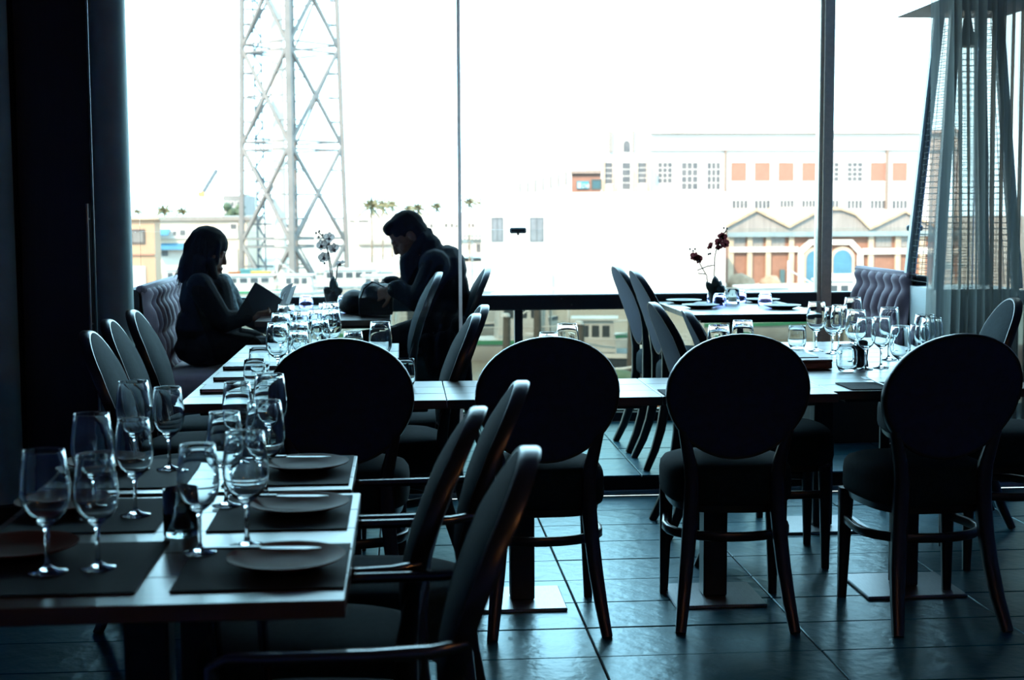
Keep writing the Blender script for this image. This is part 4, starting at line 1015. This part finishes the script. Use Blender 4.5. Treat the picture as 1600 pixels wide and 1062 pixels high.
# plain white block in front
blk = bld('white_block_building', 'plain white box building with two slim windows', 766, 1134, 301, 104, 12, white, base=QZ)
for a, c in ((769, 785), (829, 848)): win(blk, a, c, 341, 376, 104, mat('pale_blue_pane', (.20, .22, .24), .5, scale=2), mat('slim_dark_frame', (.12, .13, .14), .6), nx=2, ny=1, t=.07)
slab(blk, 'fence_panel', 770, 862, 424, 460, 104, .4, mat('pale_blue_fence', (.50, .55, .55), .8, scale=2, stretch=(10, 1, 1)))
# brick warehouse with three gables
Y = 118
wh = bld('brick_warehouse', 'brick warehouse with three grey gables and blue arched doors', 1139, 1462, 364, Y, 18, brick, base=QZ)
def poly(o, name, pts, Yf, th, m_): MB().prism([(at(x, y, Yf).x, at(x, y, Yf).z) for x, y in pts], 'y', Yf-th, Yf).build(name, m_, o, world=True)
poly(wh, 'gable', [(1136, 364), (1136, 354), (1180, 330), (1231, 356), (1231, 364)], Y, .25, gable)
poly(wh, 'gable', [(1231, 364), (1231, 356), (1268, 336), (1290, 328), (1312, 328), (1334, 336), (1357, 359), (1357, 365)], Y, .25, gable)
poly(wh, 'gable', [(1357, 365), (1357, 359), (1412, 332), (1462, 358), (1462, 365)], Y, .25, gable)
def roofstrip(pts):
    for (xa, ya), (xb, yb) in zip(pts, pts[1:]):
        a, c = at(xa, ya, Y), at(xb, yb, Y); V = []
        for v in (a, c):
            V += [(v.x, Y-.5, v.z), (v.x, Y+18, v.z), (v.x, Y+18, v.z+.25), (v.x, Y-.5, v.z+.25)]
        MB().add(V, [(0, 1, 2, 3), (7, 6, 5, 4), (0, 4, 5, 1), (1, 5, 6, 2), (2, 6, 7, 3), (3, 7, 4, 0)]).build('roof_slope', roofm, wh, world=True)
roofstrip([(1134, 355), (1180, 330), (1231, 356)]); roofstrip([(1231, 356), (1268, 336), (1290, 328), (1312, 328), (1334, 336), (1357, 359)]); roofstrip([(1357, 359), (1412, 332), (1462, 358)])
slab(wh, 'gutter', 1136, 1462, 363, 368, Y, .5, bluegrey); slab(wh, 'white_band', 1139, 1246, 386, 393, Y, .3, white); slab(wh, 'white_band', 1346, 1462, 388, 396, Y, .3, white)
for x in (1138, 1167, 1196, 1232, 1356, 1398, 1436): slab(wh, 'pilaster', x, x+7, 369, 444, Y, .22, cream)
for a, c in ((1145, 1162), (1177, 1190), (1205, 1224), (1370, 1390), (1407, 1428)): win(wh, a, c, 371, 384, Y, mat('pale_window_lattice', (.36, .33, .31), .6, scale=4), gable, nx=3, ny=3)
poly(wh, 'door_surround', [(1246, 444), (1246, 390), (1264, 374), (1330, 374), (1347, 392), (1347, 444), (1339, 444), (1339, 396), (1326, 382), (1268, 382), (1254, 395), (1254, 444)], Y-.02, .3, white)
for cx, hw in ((1272, 14), (1315, 15)):
    a = at(cx, 405, Y); rx = hw*Y/FPX; zt = a.z
    outer = [(a.x-rx-.28, at(cx, 444, Y).z), (a.x-rx-.28, zt)]+[(a.x-(rx+.28)*math.cos(R(t)), zt+(rx+.28)*math.sin(R(t))) for t in range(15, 180, 15)]+[(a.x+rx+.28, zt), (a.x+rx+.28, at(cx, 444, Y).z)]
    MB().prism(outer, 'y', Y-.24, Y).build('arch_surround', cream, wh, world=True)
    inner = [(a.x-rx, at(cx, 444, Y).z), (a.x-rx, zt)]+[(a.x-rx*math.cos(R(t)), zt+rx*math.sin(R(t))) for t in range(15, 180, 15)]+[(a.x+rx, zt), (a.x+rx, at(cx, 444, Y).z)]
    MB().prism(inner, 'y', Y-.30, Y-.242).build('arched_door', bluem, wh, world=True)
slab(wh, 'service_door', 1218, 1225, 421, 444, Y, .2, mat('dark_teal_service_door', (.06, .13, .14), .6))
# low wall, van, net heaps in front of the warehouse
lw = tag(MB().box(at(1296, 425, 112).x, at(1410, 425, 112).x, 112, 112.4, QZ, at(1300, 428, 112).z).build('low_white_wall', white), 'low white wall in front of the blue arched door', 'wall')
def heap(label, px, py, Y, w_, h_, m_, base=None, cat='net heap'):
    c = at(px, py, Y); base = QZ if base is None else base; rd = random.Random(px); V = []; F = []; n = 18
    for j in range(7):
        t = j/6
        for k in range(n):
            a = 2*math.pi*k/n; r_ = math.sqrt(max(0, 1-t**2))*(.85+.25*rd.random()) if j < 6 else .02
            V.append((w_/2*r_*math.cos(a), w_/3.2*r_*math.sin(a), h_*t*(.8+.3*rd.random()) if 0 < j < 6 else (h_*.97 if j else 0)))
    for j in range(6):
        for k in range(n): F.append((j*n+k, j*n+(k+1) % n, (j+1)*n+(k+1) % n, (j+1)*n+k))
    F.append(tuple(range(n))[::-1]); F.append(tuple(range(6*n, 7*n)))
    o = MB().add(V, F).build('net_heap', m_, None, 50); o.location = (c.x, Y, base); return tag(o, label, cat)
heap('tan heap of fishing gear at the left of the brick warehouse', 1158, 440, 112, 2.4, 1.2, ropem); heap('tan heap of fishing gear at the middle of the brick warehouse wall', 1204, 440, 112, 1.9, 1.0, ropem)

# buildings on the left
pe = bld('peach_building', 'peach building with a brown framed window beside the pillar', 196, 241, 343, 92, 2.2, peach, roof=(.18, cream), base=WZ)
win(pe, 206, 224, 361, 378, 92, mat('grey_brown_pane', (.24, .21, .19), .5, scale=1), mat('dark_brown_window_frame', (.10, .07, .06), .7), t=.12); slab(pe, 'white_shutter', 205, 228, 416, 450, 92, .1, white)
slab(pe, 'string_course', 196, 241, 397, 399, 92, .1, brickfill)
aw = bld('awning_building', 'pale two-storey building with bright blue awnings', 238, 385, 345, 128, 14, mat('pale_peach_render', (.66, .52, .40), .85, c2=(.74, .62, .50), scale=.5), roof=(.35, gable))
slab(aw, 'white_gallery', 241, 372, 357, 372, 128, .15, white); slab(aw, 'white_gallery', 241, 372, 389, 440, 128, .15, white)
for a, c, y0, y1 in ((241, 267, 358, 366), (241, 296, 380, 388)):
    p0, p1 = at(a, y0, 128), at(c, y1, 128); MB().add([(p0.x, 127.8, p0.z), (p1.x, 127.8, p0.z), (p1.x, 126.6, p1.z), (p0.x, 126.6, p1.z), (p0.x, 127.8, p0.z-.08), (p1.x, 127.8, p0.z-.08), (p1.x, 126.6, p1.z-.08), (p0.x, 126.6, p1.z-.08)],
        [(0, 3, 2, 1), (4, 5, 6, 7), (0, 1, 5, 4), (1, 2, 6, 5), (2, 3, 7, 6), (3, 0, 4, 7)]).build('awning', blueawn, aw, world=True)
for a, c, y0, y1 in ((270, 276, 361, 368), (281, 290, 359, 368), (252, 263, 391, 400), (360, 370, 350, 358)): win(aw, a, c, y0, y1, 127.85, greypane, t=.08)
gb = bld('grey_building', 'grey building with trees before it, left of the tower', 348, 381, 305, 150, 12, mat('mid_grey_render', (.30, .30, .30), .85, scale=.6))
for x in (352, 361, 370): win(gb, x, x+5, 315, 340, 150, greypane, ny=3, t=.06)
lo = bld('low_white_building', 'low white building with small windows behind the palms', 538, 770, 333, 172, 14, white)
for a, c, y0, y1 in ((546, 553, 344, 347), (560, 576, 344, 347), (664, 668, 350, 356), (672, 676, 350, 356), (695, 699, 349, 355), (704, 708, 349, 355), (712, 715, 350, 356), (731, 735, 349, 355), (737, 741, 349, 355), (731, 734, 382, 390), (744, 751, 381, 394)): win(lo, a, c, y0, y1, 172, greypane, t=.05)
sb = slab(lo, 'shop_front', 718, 764, 367, 378, 172, .2, mat('grey_teal_shopfront', (.17, .23, .24), .6))
for k in range(6): slab(lo, 'shop_window', 721+k*6, 725+k*6, 369, 374, 171.75, .1, white, sb)
slab(lo, 'garden_wall', 560, 612, 376, 382, 172, .4, mat('pale_grey_wall', (.5, .5, .48), .9))
fr = bld('far_white_terrace', 'far row of white houses along the horizon', 150, 800, 352, 230, 20, white)
# lamp post
lp = at(738, 440, 120); ol = thing('street_lamp', 'grey street lamp with a bent arm right of the man\'s back', 'street lamp', (lp.x, 120, WZ))
z1_ = at(738, 377, 120).z; MB().tube([(lp.x, 120, WZ), (lp.x, 120, z1_), (at(722, 376, 120).x, 120, z1_+.05)], .07, 8).build('pole', bluegrey, ol, 50, world=True); MB().box(at(721, 0, 120).x, at(727, 0, 120).x, 119.85, 120.15, z1_-.12, z1_+.05).build('lamp_head', bluegrey, ol, world=True)

# palms ----------------------------------------------------------------
def palm(label, px, py, Y, crown, base=GZ):
    c = at(px, py, Y); o = thing('palm_tree', label, 'palm', (c.x, Y, base)); H = c.z-base; rd = random.Random(px)
    MB().tube([(0, 0, 0), (.05, 0, H*.5), (0, 0, H)], [crown*.06, crown*.04, crown*.04], 8).build('trunk', trunkm, o, 60)
    b = MB()
    for k in range(26):
        a = k*2.4; el = R(70-k*3.6); L_ = crown*(.85+.3*rd.random()); d = Vector((math.cos(a), math.sin(a), 0)); V = []; F = []
        for i in range(6):
            t = i/5; p = d*(L_*t*math.cos(el)*(1-.1*t))+Vector((0, 0, H+L_*(t*math.sin(el)-.38*t*t))); s = Vector((-d.y, d.x, 0))*(crown*.075*(1-t**2)+.02)
            V += [p-s-Vector((0, 0, crown*.06)), p, p+s-Vector((0, 0, crown*.06))]
        n0 = len(V); V += [v-Vector((0, 0, .03)) for v in V]
        for i in range(5):
            for q in (0, 1):
                f_ = (i*3+q, i*3+q+1, i*3+q+4, i*3+q+3); F += [f_, tuple(j+n0 for j in f_[::-1])]
            for q in (0, 2): F.append((i*3+q, i*3+q+3, i*3+q+3+n0, i*3+q+n0))
        b.add(V, F)
    b.build('crown', palmgreen, o, 60); return o
for lab, px, py, Y, cr in (('palm tree left of the row behind the orchid, tallest with full crown', 580, 322, 148, .95), ('palm tree second in the row behind the orchid', 597, 322, 156, .75), ('palm tree third in the row, above the man\'s forehead', 612, 321, 164, .7),
        ('small palm tree just above the man\'s head', 638, 327, 160, .55), ('palm tree above the man\'s collar', 653, 326, 158, .7), ('palm tree rightmost before the glass edge', 682, 323, 156, .65),
        ('palm tree right of the glass edge line, left one', 733, 316, 150, .65), ('palm tree right of the glass edge line, right one', 755, 318, 152, .65),
        ('palm tree behind the blue awning building', 256, 330, 146, .75), ('small palm tree beside the peach building', 215, 331, 150, .4), ('palm tree above the woman\'s hair', 285, 331, 154, .6)): palm(lab, px, py, Y, cr*2.3)
for lab, px, py, Y, w_, h_ in (('dark green tree before the grey building', 366, 345, 146, 2.4, 3.2),):
    c = at(px, py, Y); o = thing('leafy_tree', lab, 'tree', (c.x, Y, GZ)); MB().tube([(0, 0, 0), (0, 0, c.z-GZ)], .15, 8).build('trunk', trunkm, o); b = MB(); rd = random.Random(5)
    for k in range(26): b.ell((rd.uniform(-.5, .5)*w_*.6, rd.uniform(-.5, .5), c.z-GZ+rd.uniform(-.5, .5)*h_), (.5, .5, .45), n=8)
    b.build('crown', treegreen, o, 40)

# lattice tower (square plan seen corner-on) -----------------------------
TY = 121.0; tc_ = at(458, 300, TY).x; base_z = GZ-.2
tw = thing('lattice_tower', 'tall pale steel lattice tower behind the couple', 'tower', (tc_, TY, base_z))
def hw(z): return 4.42-(z+5)*.0225
def corner(k, z): a = math.pi*1.5+k*math.pi/2+R(2); return Vector((tc_+hw(z)*math.cos(a), TY+hw(z)*math.sin(a), z))
LV = [-9.4, -1.4, 6.6, 14.6, 22.6, 30.6]
def beam(p, q, w_, name, m_=steelgrey): MB().tube([p, q], 1, sq=(w_, w_*.8)).build(name, m_, tw, world=True)
for k in range(4):
    beam(corner(k, base_z), corner(k, 31), .34 if k == 0 else .26, 'leg')
    for i, z in enumerate(LV[1:]):
        c0, c1 = corner(k, z), corner((k+1) % 4, z); beam(c0+Vector((0, 0, .33)), c1+Vector((0, 0, .33)), .085, 'girder_chord'); beam(c0-Vector((0, 0, .33)), c1-Vector((0, 0, .33)), .085, 'girder_chord')
        z0 = LV[i]; a0, a1 = corner(k, max(z0, base_z)), corner((k+1) % 4, max(z0, base_z)); mid0 = corner(k, z0).lerp(corner((k+1) % 4, z), .5)
        wd = .16 if k in (0, 3) else .09
        for A_, B_ in ((corner(k, z0), c1), (corner((k+1) % 4, z0), c0)):
            if z0 < base_z: A_ = A_.lerp(B_, (base_z-z0)/(z-z0))
            beam(A_, B_, wd, 'brace')
        for t_ in (.25, .75):
            zq = z0+(z-z0)*t_
            if zq > base_z:
                for ka, kb in ((k, (k+1) % 4), ((k+1) % 4, k)): beam(corner(ka, zq), corner(ka, zq).lerp(corner(kb, zq), .25), .07, 'strut')
        zm = (z0+z)/2
        if zm > base_z: beam(corner(k, zm), corner((k+1) % 4, zm), .06, 'tie')
MB().tube([Vector((at(437, 300, TY).x, TY, base_z)), Vector((at(437, 300, TY).x, TY, 31))], .52, 12).build('lift_shaft', white, tw, 50, world=True)
sx0 = at(407, 300, TY).x
for dx in (-.32, .32):
    for dy in (-.3, .3): beam(Vector((sx0+dx, TY+dy, base_z)), Vector((sx0+dx, TY+dy, 31)), .05, 'stair_post', steelblue)
for i in range(30):
    z = base_z+1+i*1.18; s = 1 if i % 2 else -1; beam(Vector((sx0-.32*s, TY, z)), Vector((sx0+.32*s, TY, z+1.1)), .08, 'stair_flight', steelblue)
    if i % 3 == 0: beam(Vector((sx0-.95, TY, z)), Vector((sx0+.95, TY, z)), .08, 'stair_landing', steelblue)
tp = struct(MB().box(tc_-6.5, tc_+6.5, TY-5.5, TY+5.5, WZ-.5, GZ-.2, .1).build('floor_pier', quaym), 'concrete pier under the lattice tower')
# crane boom
cr_ = thing('mobile_crane', 'grey-blue crane boom with orange base rising left of the tower', 'crane', (at(316, 303, 160).x, 160, GZ))
MB().tube([at(316, 303, 160), at(339, 265, 160)], 1, sq=(.22, .18)).build('boom', mat('blue_grey_boom', (.13, .17, .21), .6), cr_, world=True)
p = at(315, 304, 160); MB().box(p.x-.35, p.x+.35, 159.7, 160.3, p.z-.25, p.z+.3).build('boom_foot', mat('amber_crane_paint', (.75, .42, .12), .6), cr_, world=True); MB().box(p.x-.3, p.x+.3, 159.7, 160.3, GZ, p.z-.25).build('mast', white, cr_, world=True)
q = at(339, 265, 160); MB().tube([q, q-Vector((-.1, 0, 1.4))], .03, 6).build('hook_line', gable, cr_, world=True)

# boats ------------------------------------------------------------------
def boat(label, px, py, Y, L_, rz, hull, stripe, cab=(.15, .45, 1.5), mast=3.0, frame=False, nw=3):
    c = at(px, py, Y); o = thing('fishing_boat', label, 'boat', (c.x, Y, WZ), R(rz)); S = []; n = 10; B = L_*.15; D = .35+L_*.07
    for i in range(n+1):
        t = i/n; w_ = B*(1-max(0, (t-.45)/.55)**2.2)*(.86+.14*min(1, t*4)); sh = D*(1+.45*max(0, t-.4)**1.6+.06*(1-t)); S.append((-L_/2+L_*t, max(w_, .03), sh))
    V = []; F = []
    for x, w_, sh in S: V += [(x, -w_, sh), (x, -w_*.92, sh*.5), (x, -w_*.55, -.12), (x, w_*.55, -.12), (x, w_*.92, sh*.5), (x, w_, sh)]
    for i in range(n):
        for q in range(5): F.append((i*6+q, i*6+q+1, (i+1)*6+q+1, (i+1)*6+q))
    F += [tuple(range(6))[::-1], tuple(range(n*6, n*6+6))]; F += [(i*6, (i+1)*6, (i+1)*6+5, i*6+5) for i in range(n)]
    MB().add(V, F).build('hull', hull, o, 40)
    for s in (-1, 1):
        MB().tube([(x, s*(w_+.01), sh-.10) for x, w_, sh in S], 1, sq=(.09, .02), hint=(0, 0, 1)).build('stripe', stripe, o)
        MB().tube([(x, s*(w_-.03), sh+.55) for x, w_, sh in S[1:]], .025, 6).build('rail', boatwhite, o)
        for x, w_, sh in S[1::2]: MB().tube([(x, s*(w_-.03), sh), (x, s*(w_-.03), sh+.55)], .02, 5).build('stanchion', boatwhite, o)
    x0, x1, hc_ = -L_/2+L_*cab[0], -L_/2+L_*cab[1], cab[2]; cw = B*.62
    cb = MB().prism([(x0, D), (x1+.15, D), (x1, D+hc_), (x0+.1, D+hc_)], 'y', -cw, cw).build('cabin', boatwhite, o)
    MB().box(x0-.1, x1+.2, -cw-.12, cw+.12, D+hc_, D+hc_+.08).build('cabin_roof', boatwhite, o)
    for k in range(nw):
        xa = x0+.25+(x1-x0-.35)*k/nw; xb = xa+(x1-x0-.35)/nw*.7
        for s in (-1, 1): MB().box(xa, xb, s*cw-.02, s*cw+.02, D+hc_*.5, D+hc_*.85).build('cabin_window', darkpane, cb)
    if mast: MB().tube([(x1+.3, 0, D), (x1+.3, 0, D+mast)], .05, 8).build('mast', boatwhite, o); MB().tube([(x1+.3, 0, D+mast*.85), (x1+L_*.3, 0, D+mast*.5)], .035, 6).build('derrick', boatwhite, o)
    if frame:
        for x in (-L_*.42, -L_*.05): MB().tube([(x, -B*.8, D), (x+.15, -B*.75, D+2.1), (x+.15, B*.75, D+2.1), (x, B*.8, D)], .07, 8).build('gantry', boatwhite, o)
    return o
for a in (('white fishing boat with green stripe and gantry frames right of the rail post', 850, 530, 62, 7.6, 4, boatwhite, boatgreen, (.22, .5, 1.9), 2.6, True), ('dark-hulled fishing boat under the rail near the chairs', 962, 560, 56, 7.2, 172, boatdark, boatwhite, (.5, .72, 1.3), 3.0),
          ('white fishing boat seen between the man and the rail post', 775, 535, 72, 7.0, 20, boatwhite, boatdark, (.15, .45, 1.6), 3.0), ('fishing boat with green stripe under the couple\'s table', 625, 530, 66, 6.0, 190, boatwhite, boatgreen, (.2, .5, 1.4), 2.5, False),
          ('white fishing boat under the purple orchid table', 1200, 525, 70, 7.5, 8, boatwhite, boatgreen, (.3, .6, 1.7), 3.0, False), ('white fishing boat at the right under the lilac banquette', 1330, 530, 78, 7.0, -12, boatwhite, boatdark, (.2, .5, 1.6), 3.0),
          ('white moored boat behind the woman\'s hair', 300, 430, 108, 6.5, 0, boatwhite, boatdark, (.2, .5, 1.3), 3.4), ('white moored boat in front of the tower\'s left leg', 398, 425, 104, 5.2, 6, boatwhite, boatgreen, (.1, .75, 1.1), 2.5, False, 4),
          ('white moored boat in front of the tower\'s middle', 465, 428, 102, 5.0, -6, boatwhite, bluegrey, (.3, .7, 1.2), 4.5), ('white moored boat right of the white orchid', 560, 425, 108, 6.6, 3, boatwhite, bluegrey, (.1, .7, 1.2), 2.0, False, 5),
          ('white moored boat behind the man\'s hands', 600, 432, 100, 5.0, -4, boatwhite, boatdark, (.2, .6, 1.2), 3.0), ('small white boat at the left end behind the banquette', 268, 440, 86, 4.2, 5, boatwhite, boatdark, (.3, .7, 1.0), 2.5)):
    boat(*a)
# jetty with gear under the rail
jt = struct(MB().box(-14, 60, 34.5, 47.5, WZ-.4, WZ+.55).build('floor_jetty', jettym), 'worn jetty below the terrace')
j2 = struct(MB().box(8, 60, 58, 60.2, WZ-.4, WZ+.5).build('floor_jetty_far', jettym), 'narrow far jetty between the boats')
JZ = WZ+.55
for lab, px, Y, w_, h_, m_ in (('green net heap on the jetty below the rail, left of the chairs', 955, 45.8, 2.6, .8, netm), ('tan net heap on the jetty right of the rail post', 868, 45.6, 1.6, .7, ropem), ('tan net heap on the jetty under the terrace chairs', 1012, 42.6, 1.7, .8, ropem),
                               ('green net heap on the jetty under the right window table', 1120, 45.5, 2.6, .9, netm), ('tan net heap on the jetty left of the rail post', 776, 45.2, 1.8, .8, ropem), ('dark net heap on the jetty beside the man', 745, 41, 1.4, .6, treegreen), ('green net heap on the jetty below the man\'s knees', 640, 46, 2.0, .8, netm), ('tan net heap on the jetty at the right window table foot', 1215, 41.5, 2.0, .8, ropem)):
    heap(lab, px, 560, Y, w_, h_, m_, JZ)
def crate(label, px, py, Y, m_, base, s=.8):
    c = at(px, py, Y); o = thing('fish_crate', label, 'crate', (c.x, Y, base), R(random.uniform(-20, 20)))
    b = MB(); b.box(-s/2, s/2, -s*.35, s*.35, 0, s*.08); b.box(-s/2, -s/2+.05, -s*.35, s*.35, s*.08, s*.5); b.box(s/2-.05, s/2, -s*.35, s*.35, s*.08, s*.5); b.box(-s/2, s/2, -s*.35, -s*.35+.05, s*.08, s*.5); b.box(-s/2, s/2, s*.35-.05, s*.35, s*.08, s*.5)
    b.build('crate_body', m_, o); MB().box(-s/2-.04, s/2+.04, -s*.35-.04, s*.35+.04, s*.5, s*.56).build('crate_rim', m_, o)
for lab, px, Y, m_ in (('yellow fish crate on the jetty below the rail', 925, 40, yellowm), ('orange fish crate on the jetty below the rail', 1000, 39.5, orangem), ('teal fish crate on the jetty left of the rail post', 815, 40.5, tealm), ('yellow fish crate on the jetty near the right window table', 1150, 38.5, yellowm), ('teal fish crate on the jetty under the couple\'s table', 610, 40, tealm)):
    crate(lab, px, 560, Y, m_, JZ, 1.0)
for lab, px, Y, m_, s in (('large yellow tank on the pier before the tower', 408, 115.6, yellowm, 1.0), ('teal container on the pier left of the yellow tank', 392, 117.5, tealm, 1.1), ('small yellow tank at the left leg of the tower', 380, 116.2, yellowm, .5), ('orange container on the pier behind the boats', 368, 119.0, orangem, .8)):
    crate(lab, px, 420, Y, m_, GZ-.2, s*1.5)

# ropes, piles and tyre fenders along the jetty
ro = thing('mooring_rope', 'thick white mooring rope strung along the jetty edge', 'rope', (at(870, 540, 47).x, 47, JZ))
MB().tube([(at(px, 540, 47).x, 47.0, JZ+.75-.12*math.sin(math.pi*(px-860)/70 % math.pi)) for px in range(860, 1011, 10)], .05, 8).build('rope', boatwhite, ro, 60, world=True)
for px in (860, 930, 1008): MB().tube([(at(px, 540, 47).x, 47.0, JZ), (at(px, 540, 47).x, 47.0, JZ+.85)], .07, 8).build('rope_post', jettym, ro, 60, world=True)
PLAB = ('left of the rail post', 'just right of the rail post', 'under the second front chair top', 'left of the terrace chairs', 'below the purple orchid', 'right of the mullion foot')
for px, Y, hgt, lb in ((790, 48.2, 2.2, 0), (838, 48.4, 2.6, 1), (905, 48.3, 1.9, 2), (985, 48.4, 2.4, 3), (1130, 48.3, 2.1, 4), (1310, 48.2, 2.3, 5)):
    c = at(px, 540, Y); o = thing('mooring_pile', 'dark timber mooring pile '+PLAB[lb], 'mooring pile', (c.x, Y, WZ-.2))
    MB().tube([(0, 0, 0), (.05, 0, hgt+.9)], [.16, .13], 10).build('pile', mat('dark_wet_timber', (.10, .085, .07), .9), o, 50); MB().lathe([(0, hgt+.9), (.16, hgt+.9), (.14, hgt+1.0), (0, hgt+1.02)], 12).build('pile_cap', boatwhite, o)
for px, lb in ((820, 'left'), (948, 'middle'), (1045, 'right')):
    c = at(px, 540, 44); o = thing('tyre', 'black tyre lying on the jetty, %s one of three' % lb, 'tyre', (c.x, 44.2, JZ))
    MB().tube([(.36*math.cos(2*math.pi*k/20), .36*math.sin(2*math.pi*k/20), .14) for k in range(20)], .14, 8, closed=True, hint=(0, 0, 1)).build('tyre_ring', mat('black_rubber', (.04, .04, .04), .9), o, 60)
